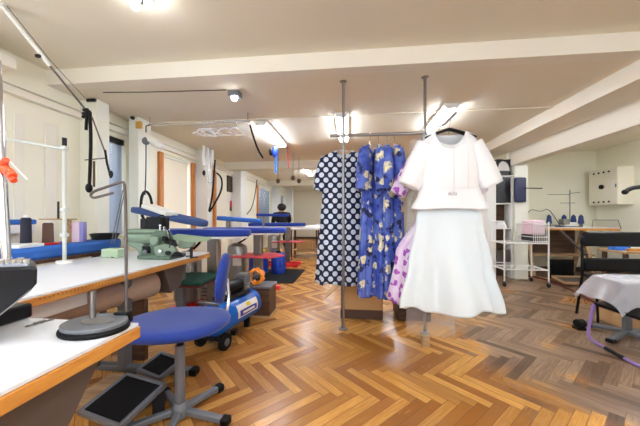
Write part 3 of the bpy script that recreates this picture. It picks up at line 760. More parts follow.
# ------------------------------------------------------------------ ironing tables
def board_poly(L, W, tip=.5, n=10):
    """outline: square back, rounded tapering tip towards +x; x from -L to 0"""
    pts = [(-L, -W / 2), (-L, W / 2), (-L * tip, W / 2)]
    for i in range(1, n):
        a = PI / 2 * i / n
        pts.append((-L * tip + L * tip * math.sin(a), W / 2 * math.cos(a) ** .8))
    pts.append((0, 0))
    for i in range(n - 1, 0, -1):
        a = PI / 2 * i / n
        pts.append((-L * tip + L * tip * math.sin(a), -W / 2 * math.cos(a) ** .8))
    pts.append((-L * tip, -W / 2)); return pts
def ironing_table(tip, L, W, zt, label, sleeve=None, tray=True, mat='blue', smat='bluelight', base=(.0, .0), gr='vacuum ironing tables in a row'):
    t = thing('ironing_table', label, 'ironing table', (tip[0] - .45, tip[1], 0), gr)
    X0, Y0 = tip
    MB().prism([(X0 + x, Y0 + y, zt - .075) for x, y in board_poly(L, W)], (0, 0, .075)).build('padded_board', mat, t, .02)
    MB().prism([(X0 + x * .93 - .04, Y0 + y * .9, zt - .10) for x, y in board_poly(L, W)], (0, 0, .027)).build('vacuum_tray', 'lampbody', t, .004)
    MB().box((X0 - .42, Y0, (zt - .09) / 2 + .02), (.12, .10, zt - .13)).build('column', 'steel', t, .006)
    bo_ = MB().lathe((X0 - .76, Y0 + .05, .14), [(.12, 0), (.145, .02), (.145, .48), (.13, .53), (.06, .57)]).build('steam_boiler', 'steel', t)
    MB().box((X0 - .70, Y0 - .105, .48), (.12, .04, .16)).build('control_box', 'lampbody', bo_, .006)
    MB().tube([(X0 - .76, Y0 + .05, .7), (X0 - .6, Y0 - .02, .78), (X0 - .55, Y0 - .02, zt - .09)], .014, 8, smooth=1).build('steam_hose', 'black', bo_)
    ft = MB(); ft.bar((X0 - .98, Y0 - .2, .03), (X0 - .14, Y0 - .18, .03), .07, .06); ft.bar((X0 - .98, Y0 + .2, .03), (X0 - .14, Y0 + .18, .03), .07, .06)
    ft.bar((X0 - .42, Y0 - .2, .03), (X0 - .42, Y0 + .2, .03), .07, .06); ft.bar((X0 - .95, Y0 - .2, .03), (X0 - .95, Y0 + .2, .03), .07, .06)
    ft.bar((X0 - .76, Y0 - .2, .03), (X0 - .76, Y0 + .2, .03), .07, .06); ft.box((X0 - .42, Y0, .06), (.14, .12, .04)).box((X0 - .76, Y0 + .05, .10), (.1, .1, .10)); ft.build('base_frame', 'red', t, .008)
    if tray:
        MB().prism([(X0 - .75, Y0 - .25, .53), (X0 - .18, Y0 - .25, .53), (X0 - .02, Y0, .53), (X0 - .2, Y0 + .22, .53), (X0 - .75, Y0 + .22, .53)], (0, 0, .02)).build('lower_tray', 'redtray', t, .004)
    if sleeve:
        a, b_, sw = sleeve   # back end, tip
        a, b_ = Vector(a), Vector(b_); dv = b_ - a; L2 = dv.length; rz = math.atan2(dv.y, dv.x); ry = -math.asin(dv.z / L2)
        mt = Matrix.Translation(b_) @ Matrix.Rotation(rz, 4, 'Z') @ Matrix.Rotation(ry, 4, 'Y')
        MB().prism([(x, y, -.06) for x, y in board_poly(L2, sw, .35)], (0, 0, .06)).xf(mt).build('sleeve_board', smat, t, .016)
        mid = a.lerp(b_, .2)
        MB().bar((mid.x, mid.y + .02, zt - .09), (mid.x, mid.y + .02, mid.z - .05), .05, .05).build('swing_arm', 'steel', t, .004)
    return t
# nearest, with the tilted two-tone sleeve board
ironing_table((-1.10, 2.98), 1.15, .36, .965, 'nearest ironing table, blue board with slate sleeve board above the overlock machine',
              (at(140, 207, d=3.0), at(207, 221, d=2.75), .22), tray=False, smat='slate')
t = tag(MB().bar(at(148, 206, d=2.88), at(172, 214, d=2.74), .15, .045).build('iron_rest', 'white', bevel=.012), 'white iron rest lying on the slate blue sleeve board', 'iron rest')
ironing_table((-.93, 3.98), 1.2, .36, .945, 'second ironing table with red lower tray and bright blue boards',
              (at(219, 216, d=4.0), at(262, 219, d=4.0), .2), smat='bluelight')
ironing_table((-1.02, 6.3), 1.3, .36, .965, 'third ironing table, far, in front of the person in black',
              (at(257, 213.5, d=6.3), at(289, 214, d=6.3), .2), smat='blue')
# blue canisters between the ironing tables
mat_ = tag(MB().box2((-2.0, 4.55, 0), (-.95, 5.75, .012)).build('rubber_mat', 'rubber'), 'dark rubber mat under the blue canisters', 'mat')
for i, (px, r) in enumerate(((258.5, .19), (278.5, .145))):
    q = at(px, 268, d=5.45)
    t = thing('blue_canister', ['wide blue plastic canister on the dark mat', 'slimmer blue plastic canister right of the wide one'][i], 'canister', (q.x, q.y, .012), 'blue canisters by the ironing tables')
    h = .40
    MB().lathe((q.x, q.y, .012), [(r * .9, 0), (r, .03), (r, h * .3), (r * .97, h * .33), (r, h * .36), (r, h * .86), (r * .8, h * .97), (r * .3, h)], 32).build('canister_body', 'barrel', t)
    MB().lathe((q.x, q.y, .012 + h), [(.05, 0), (.05, .03), (.03, .03)]).build('canister_cap', 'black', t)
    if i == 0:
        u = MB(); u.ball((q.x - .02, q.y, .50), .055, (1, 1, .9), 12); tag(u.build('work_glove', 'black'), 'black glove lying on top of the wide blue canister', 'glove')
        tag(MB().box((q.x + .09, q.y - .02, .445), (.10, .07, .07), rz=.4).build('yellow_bottle', 'yellow', bevel=.02), 'yellow bottle lying beside the black glove', 'bottle')

# ------------------------------------------------------------------ stools
sc = at(180, 418, Z=0)
t = thing('work_stool', 'worn blue work stool with swivel base and blue backrest in the foreground', 'stool', (sc.x, sc.y, 0))
zs_ = .525
n = 48; SL, SW = .31, .24
def seat_pt(a, k):
    x, y = SL * k * math.copysign(abs(math.cos(a)) ** .8, math.cos(a)), SW * k * math.copysign(abs(math.sin(a)) ** .8, math.sin(a))
    return x, y
sb = MB(); rg = []
for k, dz in ((.90, -.055), (.985, -.045), (1.0, -.025), (.97, -.008), (.85, 0.0), (.5, -.004), (.2, -.006)):
    rr = []
    for i in range(n):
        x, y = seat_pt(2 * PI * i / n, k)
        dip = -.03 * max(0, (-x / SL - .35)) 
        rr.append(sb.b.verts.new((sc.x - .085 + x, sc.y + .05 + y + x * .10, zs_ + dz + dip)))
    rg.append(rr)
for a_, b_ in zip(rg, rg[1:]):
    for i in range(n): sb.b.faces.new((a_[i], a_[(i + 1) % n], b_[(i + 1) % n], b_[i]))
sb.b.faces.new(rg[0][::-1]); sb.b.faces.new(rg[-1]); sb.build('seat', 'seatblue', t, angle=60)
MB().box((sc.x, sc.y + .04, zs_ - .062), (.2, .2, .02)).build('seat_plate', 'black', t)
MB().cyl((sc.x, sc.y, .38), (sc.x, sc.y + .01, zs_ - .055), .018).build('upper_post', 'black', t)
MB().cyl((sc.x, sc.y, .03), (sc.x, sc.y, .40), .026).build('lower_post', 'grey', t)
MB().lathe((sc.x, sc.y, .015), [(.045, 0), (.05, .02), (.04, .06), (.03, .075)]).build('hub', 'grey', t)
for i in range(5):
    a = math.radians(-4 + 72 * i); e = Vector((sc.x + .27 * math.cos(a), sc.y + .27 * math.sin(a), .022))
    sl_ = MB().bar((sc.x + .03 * math.cos(a), sc.y + .03 * math.sin(a), .045), e, .036, .03).build('star_leg', 'grey', t, .006)
    MB().box((e.x, e.y, .02), (.045, .05, .04), rz=a).build('foot_cap', 'black', sl_, .006)
bq = at(223, 278, d=1.85)
bb = MB(); 
rot = Matrix.Rotation(math.radians(8), 4, 'Y') @ Matrix.Rotation(math.radians(22), 4, 'Z')
n2 = 40; rings = []
for k, dx in ((.93, -.022), (1.0, -.01), (1.0, .012), (.9, .026), (.5, .032)):
    rings.append([bb.b.verts.new((dx + .02 * (abs(math.cos(2 * PI * i / n2)) * k) ** 2 * -1, .12 * k * math.cos(2 * PI * i / n2), .165 * k * math.copysign(abs(math.sin(2 * PI * i / n2)) ** .85, math.sin(2 * PI * i / n2)))) for i in range(n2)])
for a_, b_ in zip(rings, rings[1:]):
    for i in range(n2): bb.b.faces.new((a_[i], a_[(i + 1) % n2], b_[(i + 1) % n2], b_[i]))
bb.b.faces.new(rings[0][::-1]); bb.b.faces.new(rings[-1])
bb.xf(Matrix.Translation(bq) @ rot).build('backrest', 'seatblue', t, angle=60)
MB().tube([bq + Vector((.03, 0, -.02)), bq + Vector((.055, -.03, -.13)), bq + Vector((.06, -.1, -.245)), Vector((sc.x + .18, sc.y + .12, zs_ - .06))], .011, 8, smooth=1).build('back_bracket', 'chrome', t)

# green stool under the long table
gx, gy, gz = -1.68, 2.66, .50
t = thing('green_stool', 'low stool with flat dark green padded seat half under the long table', 'stool', (gx, gy, 0))
MB().box((gx, gy, gz - .02), (.58, .46, .04), rz=.05).build('seat', 'green', t, .012)
MB().box((gx, gy, gz - .05), (.54, .42, .02), rz=.05).build('seat_base', 'darkred', t)
MB().cyl((gx, gy, .06), (gx, gy, gz - .05), .022).build('post', 'black', t)
for i in range(4):
    a = PI / 4 + PI / 2 * i
    MB().bar((gx, gy, .07), (gx + .24 * math.cos(a), gy + .24 * math.sin(a), .02), .035, .03).build('star_leg', 'grey', t, .005)
q = at(190, 305, Z=0, d=None)
t = thing('plastic_drawer_box', 'white slatted plastic box on the floor behind the green stool', 'box', (-1.75, 3.35, 0))
MB().box2((-1.92, 2.36, 0), (-1.70, 2.40, .01)).b.free()
MB().box2((-1.96, 3.22, 0), (-1.58, 3.5, .30)).build('box_body', 'white', t, .012)
sl = MB()
for i in range(5): sl.box((-1.77, 3.215, .06 + i * .045), (.30, .008, .012))
sl.build('vent_slots', 'grey', t)

# ------------------------------------------------------------------ air compressor
ca, cb_ = Vector((-1.16, 2.20, .235)), Vector((-1.03, 2.78, .235)); R = .135
ax = (cb_ - ca).normalized()
t = thing('air_compressor', 'blue air compressor with horizontal tank and wheels beside the stool', 'compressor', ((ca.x + cb_.x) / 2, (ca.y + cb_.y) / 2, 0))
tk = MB(); tk.lathe((0, 0, 0), [(.02, -.065), (.06, -.055), (.10, -.035), (R, .01), (R, .3), (R, .59), (.10, .635), (.06, .655), (.02, .665)], 36)
tk.xf(Matrix.Translation(ca) @ ax.to_track_quat('Z', 'Y').to_matrix().to_4x4()).build('tank', 'tank', t, angle=50)
side = ax.cross(Vector((0, 0, 1))).normalized()
for s in (-1, 1):
    w = ca + ax * .04 + side * s * .12; w.z = .07
    wb = MB(); wb.cyl(w - side * .018, w + side * .018, .07, n=28); wb = wb.build('wheel', 'rubber', t, .006)
    MB().cyl(w + side * s * .017, w + side * s * .024, .03).build('wheel_hub', 'grey', wb)
ax0 = ca + ax * .04; MB().cyl(Vector((ax0.x, ax0.y, .07)) - side * .12, Vector((ax0.x, ax0.y, .07)) + side * .12, .01).bar((ax0.x, ax0.y, .07), (ax0.x, ax0.y, .12), .05).build('axle', 'darkgrey', t)
ff = ca + ax * .54; MB().box((ff.x, ff.y, .055), (.05, .05, .11)).build('front_foot', 'rubber', t)
# sticker wrapped on the tank
def lab(a0, a1, l0, l1, off, mat, name, par=None):
    m = MB()
    def fn(u, v):
        a = a0 + (a1 - a0) * v; c_ = ca + ax * (l0 + (l1 - l0) * u)
        return c_ + side * (R + off) * math.cos(a) + Vector((0, 0, 1)) * (R + off) * math.sin(a)
    m.grid(fn, 6, 10); return m.build(name, mat, par or t)
st_ = lab(-.25, .62, .20, .52, .0015, 'white', 'sticker'); lab(-.17, .22, .23, .50, .003, 'barrel', 'sticker_band', st_)
lab(.30, .56, .34, .40, .003, 'yellow', 'sticker_patch', st_); lab(-.05, .1, .27, .46, .0045, 'white', 'sticker_line', st_)
mc = ca + ax * .30 + Vector((0, 0, R))
MB().box((mc.x, mc.y, mc.z + .012), (.16, .34, .03), rz=-.23).build('motor_plate', 'darkgrey', t, .004)
MB().cyl(mc + ax * -.10 + Vector((0, 0, .085)), mc + ax * .10 + Vector((0, 0, .085)), .06, n=24).build('motor', 'black', t, .006)
pm = MB(); pm.box(mc + ax * .17 + Vector((0, 0, .10)), (.10, .10, .15), rz=-.23)
for i in range(5): pm.box(mc + ax * .17 + Vector((0, 0, .06 + i * .025)), (.125, .125, .006), rz=-.23)
pm.build('pump_head', 'grey', t, .003)
MB().box(mc + ax * -.14 + Vector((0, 0, .06)), (.07, .06, .10), rz=-.23).build('pressure_switch', 'black', t, .006)
g = mc + ax * -.14 + side * .045 + Vector((0, 0, .07)); MB().cyl(g, g + side * .02, .022).build('gauge', 'white', t)
MB().tube([ca + Vector((-.06, .05, .10)) + side * -.03, ca + Vector((-.08, -.05, .17)), ca + Vector((.04, -.06, .17)) , ca + Vector((.06, .04, .12))], .012, 8, smooth=2).build('handle', 'grey', t)
# crate behind with coiled orange hose
kx, ky = -1.03, 3.10
t = thing('wooden_crate', 'small dark crate behind the compressor carrying the orange hose', 'crate', (kx, ky, 0))
MB().box((kx, ky, .17), (.30, .26, .30)).build('crate_body', 'darkwood', t, .006)
MB().box((kx, ky, .01), (.32, .28, .02)).build('crate_base', 'palewood', t)
MB().box((kx, ky, .33), (.32, .28, .02)).build('crate_lid', 'grey', t, .004)
hs = MB(); pts = []
for i in range(150):
    a = i / 150 * 2 * PI * 7; rr = .075 + .012 * math.sin(i * 1.7)
    pts.append(Vector((kx - .03 + rr * math.cos(a), ky - .09 + .10 * i / 150 + .01 * math.sin(a * .7), (.432) + rr * math.sin(a))))
hs.tube(pts, .009, 8); tag(hs.build('air_hose', 'orange'), 'coiled orange air hose on the crate behind the compressor', 'hose')
t = tag(MB().cyl((kx - .12, ky - .04, .38), (kx - .06, ky + .10, .38), .04).build('tape_roll', 'black'), 'black roll beside the coiled orange hose', 'roll')

# ------------------------------------------------------------------ far tables and person
def far_table(x0, x1, y0, y1, z, label, mat='laminate'):
    t = thing('work_table', label, 'table', ((x0 + x1) / 2, (y0 + y1) / 2, 0), 'work tables at the far end')
    MB().box2((x0, y0, z - .035), (x1, y1, z)).build('table_top', mat, t, .004)
    for x in (x0 + .06, x1 - .06):
        for y in (y0 + .06, y1 - .06): MB().box2((x - .025, y - .025, 0), (x + .025, y + .025, z - .035)).build('leg', 'darkwood', t)
    MB().box2((x0 + .1, y0 + .06, .16), (x1 - .1, y1 - .06, .19)).build('lower_shelf', 'palewood', t)
    return t
far_table(-1.7, -.3, 7.5, 8.2, .78, 'white topped work table behind the third ironing table')
far_table(-1.1, .3, 8.9, 9.7, .80, 'pale work table in the middle of the far group')
far_table(-1.4, .4, 10.8, 11.7, .82, 'work table under the big white cloth heap, farthest')
def heap(x, y, z, rx, ry, h, label, mat='cloth'):
    m = MB(); s = random.uniform(0, 9)
    def fn(u, v):
        a = 2 * PI * u; k = 1 - v; w = 1 + .18 * math.sin(3 * a + s) + .1 * math.sin(7 * a + 2 * s)
        rr = (1 - v ** 2.2) ** .6 if v < 1 else 0
        return (x + rx * rr * w * math.cos(a), y + ry * rr * w * math.sin(a), z + h * v * (1 + .15 * math.sin(4 * a + s) * (1 - v)))
    m.grid(fn, 28, 8, True); bmesh.ops.remove_doubles(m.b, verts=m.b.verts[:], dist=1e-5)
    return tag(m.build('cloth_heap', mat), label, 'cloth')
heap(-.75, 11.2, .82, .55, .3, .26, 'large heap of white cloth on the farthest work table')
heap(-.55, 9.3, .80, .35, .25, .12, 'flat white cloth pile on the middle far table')
heap(-1.0, 7.8, .78, .4, .25, .10, 'thin white cloth on the nearest of the far tables')
for i, (x, y, s) in enumerate(((-1.3, 7.85, .26), (-.75, 7.9, .24))):
    o = MB().box((x, y, .19 + s / 2), (s * 1.5, s * 1.3, s)).build('storage_box', 'card', bevel=.006); tag(o, ['cardboard box on the low shelf of the far table, left', 'cardboard box on the low shelf of the far table, right'][i], 'box')

def person():
    px_, py_ = -2.30, 9.15
    t = thing('person', 'person in black clothes standing by the far windows with back turned', 'person', (px_, py_, 0))
    def skin(name, V, E, Rr, mat, root=0):
        me = bpy.data.meshes.new(name); me.from_pydata(V, E, []); o = bpy.data.objects.new(name, me); COL.objects.link(o); o.parent = t
        md = o.modifiers.new('skin', 'SKIN'); sv = me.skin_vertices[0].data
        for i, r in enumerate(Rr):
            sv[i].radius = (r, r) if not isinstance(r, tuple) else r; sv[i].use_root = (i == root)
        s = o.modifiers.new('sub', 'SUBSURF'); s.levels = 1; s.render_levels = 2
        me.materials.append(M[mat])
        for f in me.polygons: f.use_smooth = True
        md.use_smooth_shade = True
        return o
    V = [(0, 0, .92), (0, -.01, 1.12), (0, -.01, 1.33), (0, 0, 1.42), (0, .02, 1.52), (0, .03, 1.63),
         (.09, 0, .86), (.10, .01, .48), (.10, -.02, .08), (.10, .1, .03), (-.09, 0, .86), (-.10, .01, .48), (-.10, -.02, .08), (-.10, .1, .03),
         (.17, -.01, 1.34), (.21, .02, 1.08), (.19, .20, .97), (.17, .28, .96), (-.17, -.01, 1.34), (-.21, .02, 1.08), (-.19, .20, .97), (-.17, .28, .96)]
    E = [(0, 1), (1, 2), (2, 3), (3, 4), (4, 5), (0, 6), (6, 7), (7, 8), (8, 9), (0, 10), (10, 11), (11, 12), (12, 13), (2, 14), (14, 15), (15, 16), (16, 17), (2, 18), (18, 19), (19, 20), (20, 21)]
    Rr = [(.15, .11), (.125, .09), (.14, .10), .05, .085, .07, .08, .055, .035, .03, .08, .055, .035, .03, .055, .042, .03, .035, .055, .042, .03, .035]
    skin('body', V, E, Rr, 'skin')
    J = [0, 1, 2, 3, 14, 15, 16, 18, 19, 20]; mp = {v: i for i, v in enumerate(J)}
    skin('jacket', [V[i] for i in J], [(mp[a], mp[b_]) for a, b_ in E if a in mp and b_ in mp], [(.18, .14), (.16, .12), (.17, .13), .07, .075, .062, .048, .075, .062, .048], 'darkcloth')
    J = [0, 6, 7, 8, 10, 11, 12]; mp = {v: i for i, v in enumerate(J)}
    skin('trousers', [V[i] for i in J], [(mp[a], mp[b_]) for a, b_ in E if a in mp and b_ in mp], [(.165, .125), .095, .075, .06, .095, .075, .06], 'darkcloth')
    h = MB(); h.ball((px_, py_ - .01, 1.585), .115, (1, 1.1, 1.25), 16); h.build('hair', 'hair', t)
    t.rotation_euler.z = math.radians(25); t.scale = (1.3, 1.3, .9)
person()

# ------------------------------------------------------------------ garment rack
rx0, rx1, ry, rz = -.075, .70, 2.76, 1.90
t = thing('garment_rack', 'floor to ceiling steel garment rack with two poles in the middle', 'clothes rack', ((rx0 + rx1) / 2, ry, 0))
for x in (rx0, rx1):
    pl = MB().cyl((x, ry, .004), (x, ry, ZC), .0135, n=16).build('pole', 'steel', t)
    MB().lathe((x, ry, 0), [(.045, 0), (.045, .006), (.02, .012), (.016, .04)]).build('floor_flange', 'steel', t)
    MB().lathe((x, ry, ZC - .03), [(.016, 0), (.018, .022), (.036, .03)]).build('ceiling_flange', 'steel', t)
MB().cyl((rx0 - .13, ry, rz), (rx1, ry, rz), .0155).build('rail', 'steel', t)
hk = at(449, 122, d=2.12)
MB().tube([(rx1, ry, rz), (rx1 + .0, ry - .1, rz + .0), hk + Vector((.0, .1, .015)), hk + Vector((0, -.16, .015))], .008, 8).build('front_arm', 'steel', t)
for x in (rx0, rx1): MB().cyl((x, ry, rz - .025), (x, ry, rz + .025), .02).build('rail_clamp', 'steel', t)

def interp(tab, z):
    for (a, va), (b_, vb) in zip(tab, tab[1:]):
        if z <= b_:
            f = (z - a) / (b_ - a) if b_ > a else 0
            f = f * f * (3 - 2 * f); return va + (vb - va) * f
    return tab[-1][1]
def body_shell(wt, dt, ft, L, sh, neck_w, neck_front, neck_back, kf=7, ph=0., sx=0., circ=1.0, nu=112, nv=64, flare=0):
    """hanging garment body; local frame: hem at -L, shoulders at 0, front = -y.
    wt, dt: half width and half depth against t; ft: fold depth against t"""
    m = MB()
    def top(x, front):
        ax_ = abs(x)
        if ax_ < neck_w: return -(neck_front if front else neck_back) * math.sqrt(max(0, 1 - (ax_ / neck_w) ** 2)) + 0.0
        return -sh * (ax_ - neck_w)
    def fn(u, v):
        a = 2 * PI * u; w, d, fo = interp(wt, v), interp(dt, v), interp(ft, v)
        ca_, sa_ = math.cos(a), math.sin(a)
        x = w * math.copysign(abs(ca_) ** .85, ca_); y = -d * math.copysign(abs(sa_) ** .9, sa_)
        fold = fo * (math.sin(kf * a + ph) + .5 * math.sin((kf * 2 + 1) * a + ph * 2.3 + v * 1.2))
        y += -fold * (abs(sa_) * .8 + .2) * (1 if sa_ > 0 else -1); x += fold * .5 * ca_
        z0 = top(x, sa_ > 0)
        zb_ = -L + fo * .35 * math.sin(kf * a + ph + 1)
        return (x + sx * v * v, y, z0 * (1 - v) ** 2 + (zb_ - 0) * v + 0)
    m.grid(fn, nu, nv, True, lambda u, v: (u * circ, v * L))
    return m
def sleeve(m, s, p0, p1, r0, r1, puff=0, d0=.05, n=28, nv=14):
    p0, p1 = Vector(p0), Vector(p1); ax_ = (p1 - p0).normalized(); yv = Vector((0, 1, 0)); xv = yv.cross(ax_).normalized()
    Ls = (p1 - p0).length
    def fn(u, v):
        a = 2 * PI * u; r = r0 + (r1 - r0) * v + puff * math.sin(PI * v); f = 1 + .05 * math.sin(6 * a) * v
        return p0 + ax_ * (Ls * v) + xv * (r * f * math.cos(a)) + yv * (r * .72 * f * math.sin(a))
    m.grid(fn, n, nv, True, lambda u, v: (u * .5 + s * .37, v * Ls)); return m

def dress(name, label, mat, group=None, L=1.45, wb=.30, db=.10, fold=.03, sw=.16, ph=0., hang=True, slv=(.14, .30), th=1.0, sr=1.0, wt=None):
    """dress on a thin hanger; origin at the rail; front = -y"""
    t = thing(name, label, 'dress', (0, 0, 0), group); z0 = -.11
    m = body_shell(wt or [(0, sw + .03), (.08, sw + .035), (.3, sw * .92), (.42, sw * .96), (.7, wb * .85), (1, wb)], [(0, .03 * th), (.1, .07 * th), (.3, .08 * th), (.5, .085 * th), (1, db)],
                   [(0, 0), (.3, .004), (.5, fold * .5), (1, fold)], L, .38, .075, .10, .03, 6, ph)
    m.xf(Matrix.Translation((0, 0, z0))); m.build('dress_body', mat, t, solid=.003, angle=180)
    for s in (-1, 1):
        q = MB(); sleeve(q, s, (s * (sw - .01), 0, z0 - .075), (s * (sw + slv[0] * .42), 0, z0 - slv[1]), (.085, .06)[th < 1] * sr, (.095, .066)[th < 1] * sr, .02 * th * sr)
        q.build('sleeve', mat, q_parent(t), solid=.003, angle=180)
    hg = MB(); hg.tube([(-sw, 0, z0 - .055), (-.06, 0, z0 - .004), (0, 0, z0 + .012), (.06, 0, z0 - .004), (sw, 0, z0 - .055)], .007, 8, smooth=1)
    h = thing_hanger(hg, t)
    return t
def q_parent(t): return t
hang_list = []
def thing_hanger(hg, t): hang_list.append((hg, t)); return None
def finish_hangers(t, label, mat='clear', group='hangers on the garment rack'):
    """the hanger is a thing of its own, hung on the rail"""
    for hg, tt in hang_list:
        if tt is t:
            h = thing('clothes_hanger', label, 'hanger', (0, 0, 0), group)
            hg.build('hanger_bar', mat, h)
            MB().tube([(0, 0, -.098), (0, 0, -.03), (.016, 0, -.010), (.014, 0, .012), (-.002, 0, .019), (-.014, 0, .010)], .0025, 6, smooth=1).build('hook', 'chrome', h)
            h.location = t.location; h.rotation_euler = t.rotation_euler
            return h
# navy polka dot dress, facing the room
d1 = dress('polka_dot_dress', 'navy dress with white polka dots hanging at the left end of rack', 'polka', L=1.38, wb=.28, db=.10, fold=.03, sw=.175, ph=.6, slv=(.13, .42), sr=.9, wt=[(0, .2), (.1, .215), (.35, .225), (.5, .235), (.8, .265), (1, .285)])
d1.location = (-.075, 2.93, 1.90); d1.rotation_euler.z = math.radians(4)
finish_hangers(d1, 'thin hanger holding the navy polka dot dress')
# blue floral dresses, edge-on along the rail
fl = dress('floral_dress', '', 'floral', 'blue floral dresses on the rack', L=1.42, wb=.24, db=.065, fold=.016, sw=.17, ph=1.2, th=.72, slv=(.12, .45))
fx = [.185, .265, .345, .42]
labs = ['blue dress with cream flowers, first to the right of the polka dots', 'blue dress with cream flowers, second from the polka dots', 'blue dress with cream flowers, third from the polka dots', 'blue dress with cream flowers, last before the violet dress']
hl = ['clear hanger of the first blue floral dress from the left', 'clear hanger of the second blue floral dress', 'clear hanger of the third blue floral dress', 'clear hanger of the last blue floral dress']
h0 = None
for i, x in enumerate(fx):
    o = fl if i == 0 else copy_tree(fl)
    o.location = (x, ry + (.0, .01, -.01, .02)[i], rz); o.rotation_euler.z = math.radians((66, 92, 84, 95)[i]); o['label'] = labs[i]
    if i == 0: h0 = finish_hangers(fl, hl[0])
    else:
        h = copy_tree(h0); h.location = o.location; h.rotation_euler = o.rotation_euler; h['label'] = hl[i]
# violet dress behind the white suit
dv_ = dress('violet_dress', 'violet and white floral dress hanging behind the white suit', 'violet', L=1.33, wb=.39, db=.09, fold=.03, sw=.14, ph=.2, slv=(.46, .44), sr=.62)
dv_.location = hk + Vector((-.025, .17, .02)); dv_.rotation_euler.z = math.radians(2)
finish_hangers(dv_, 'hanger of the violet floral dress on the front arm')
# white jacket and skirt on a black hanger
ht = at(449, 134, d=2.12)
t = thing('black_hanger', 'broad black hanger carrying the white jacket', 'hanger', hk)
z_h = ht.z
MB().tube([(hk.x, hk.y, z_h), (hk.x, hk.y, hk.z - .02), (hk.x + .014, hk.y, hk.z + .004), (hk.x + .010, hk.y, hk.z + .024), (hk.x - .008, hk.y, hk.z + .026)], .003, 8, smooth=1).build('hook', 'chrome', t)
def bar_fn(u, v):
    x = (u - .5) * .37; z = z_h + .034 - .5 * abs(x) ** 1.25 * 1.1; a = 2 * PI * v; w = .022 + .016 * abs(x) / .2
    return (hk.x + x, hk.y + w * math.cos(a), z + .011 * math.sin(a))
m = MB(); m.grid(bar_fn, 30, 12); m.build('hanger_bar', 'black', t, angle=180)
t = thing('white_jacket', 'short white cropped jacket with half sleeves hanging at the front of rack', 'jacket', (hk.x, hk.y, z_h))
JL = (213 - 136) * 2.12 / 280
m = body_shell([(0, .185), (.15, .20), (.5, .215), (.68, .205), (.8, .225), (1, .272)], [(0, .035), (.12, .085), (.5, .10), (.75, .085), (1, .10)],
               [(0, 0), (.6, .002), (.75, .005), (1, .010)], JL, .34, .105, .105, .012, 4, .3)
m.xf(Matrix.Translation((hk.x, hk.y, z_h + .012))); m.build('bodice', 'suit', t, solid=.004, angle=180)
for s in (-1, 1):
    q = MB(); sleeve(q, s, (hk.x + s * .155, hk.y, z_h - .08), (hk.x + s * .30, hk.y - .01, z_h - .395), .082, .078, .008)
    q.build('sleeve', 'suit', t, solid=.004, angle=180)
zj = at(447, 194, d=2.02).z
bk = MB()
for i in range(7):
    for j in range(2): bk.ball((hk.x - .022 + i * .0085 - .012, hk.y - .100, zj + .006 - j * .009), .0055, (1, .7, 1), 8)
bk.build('rhinestone_buckle', 'chrome', t)
def seam(name, pts, r=.0018):
    MB().tube(pts, r, 6, smooth=1).build(name, 'cloth', t)
JW = [(0, .185), (.15, .20), (.5, .215), (.68, .205), (.8, .225), (1, .272)]; JD = [(0, .035), (.12, .085), (.5, .10), (.75, .085), (1, .10)]
def jpt(an, v):
    w_, d_ = interp(JW, v), interp(JD, v) + .005
    return (hk.x + w_ * abs(math.cos(an)) ** .85 * (1 if math.cos(an) > 0 else -1), hk.y - d_ * math.sin(an) ** .9, z_h + .012 - JL * v)
MB().tube([jpt(PI * (.03 + .94 * i / 40), .735) for i in range(41)], .0022, 6).build('waist_seam', 'cloth', t)
for sgn in (-1, 1):
    MB().tube([jpt(PI / 2 + sgn * (.42 + .06 * abs(i - 5) / 5), .25 + .048 * i) for i in range(11)], .0016, 6).build('dart_seam', 'cloth', t)
seam('front_seam', [(hk.x, hk.y - .105, zj + .02), (hk.x, hk.y - .112, zj + .12), (hk.x, hk.y - .095, z_h - .125)], .0022)
# skirt
hem = at(455, 310, d=2.1).z; zk = at(450, 196, d=2.12).z
t = thing('white_skirt', 'long ice white flared skirt hanging below the white jacket', 'skirt', (hk.x, hk.y + .01, zk))
SLN = zk - hem
m = body_shell([(0, .19), (.2, .235), (.6, .29), (1, .355)], [(0, .05), (.2, .07), (1, .115)], [(0, .0), (.25, .010), (1, .06)], SLN, 0, .01, 0, 0, 4, 2.5, .02)
m.xf(Matrix.Translation((hk.x + .0, hk.y + .012, zk))); m.build('skirt_body', 'skirt', t, solid=.003, angle=180)
MB().tube([(hk.x + .187 * math.cos(2 * PI * i / 24), hk.y + .012 + .048 * math.sin(2 * PI * i / 24), zk) for i in range(24)], .012, 8, closed=True).build('waistband', 'skirt', t)
for s in (-1, 1): MB().tube([(hk.x + s * .12, hk.y + .012, zk), (hk.x + s * .12, hk.y + .01, z_h - .05)], .003, 6).build('hanging_loop', 'skirt', t)
# clear garment cover behind it
q = at(430, 325, d=2.42)
t = thing('garment_cover', 'clear plastic garment film hanging down below the white skirt', 'garment cover', (q.x, q.y, rz))
m = body_shell([(0, .17), (.2, .2), (1, .20)], [(0, .03), (.2, .06), (1, .075)], [(0, 0), (.4, .006), (1, .016)], 1.9 - .1 - at(430, 333, d=2.42).z, .3, .03, .0, .0, 7, 1.1, nv=40)
m.xf(Matrix.Translation((q.x, q.y, rz - .1))); m.build('film', 'bag', t, angle=180)
MB().tube([(q.x, q.y, rz - .12), (q.x, q.y, rz - .02), (q.x, q.y + .01, hk.z + .01), (q.x + .02, q.y + .1, hk.z + .03)], .003, 6).build('hanging_hook', 'chrome', t)

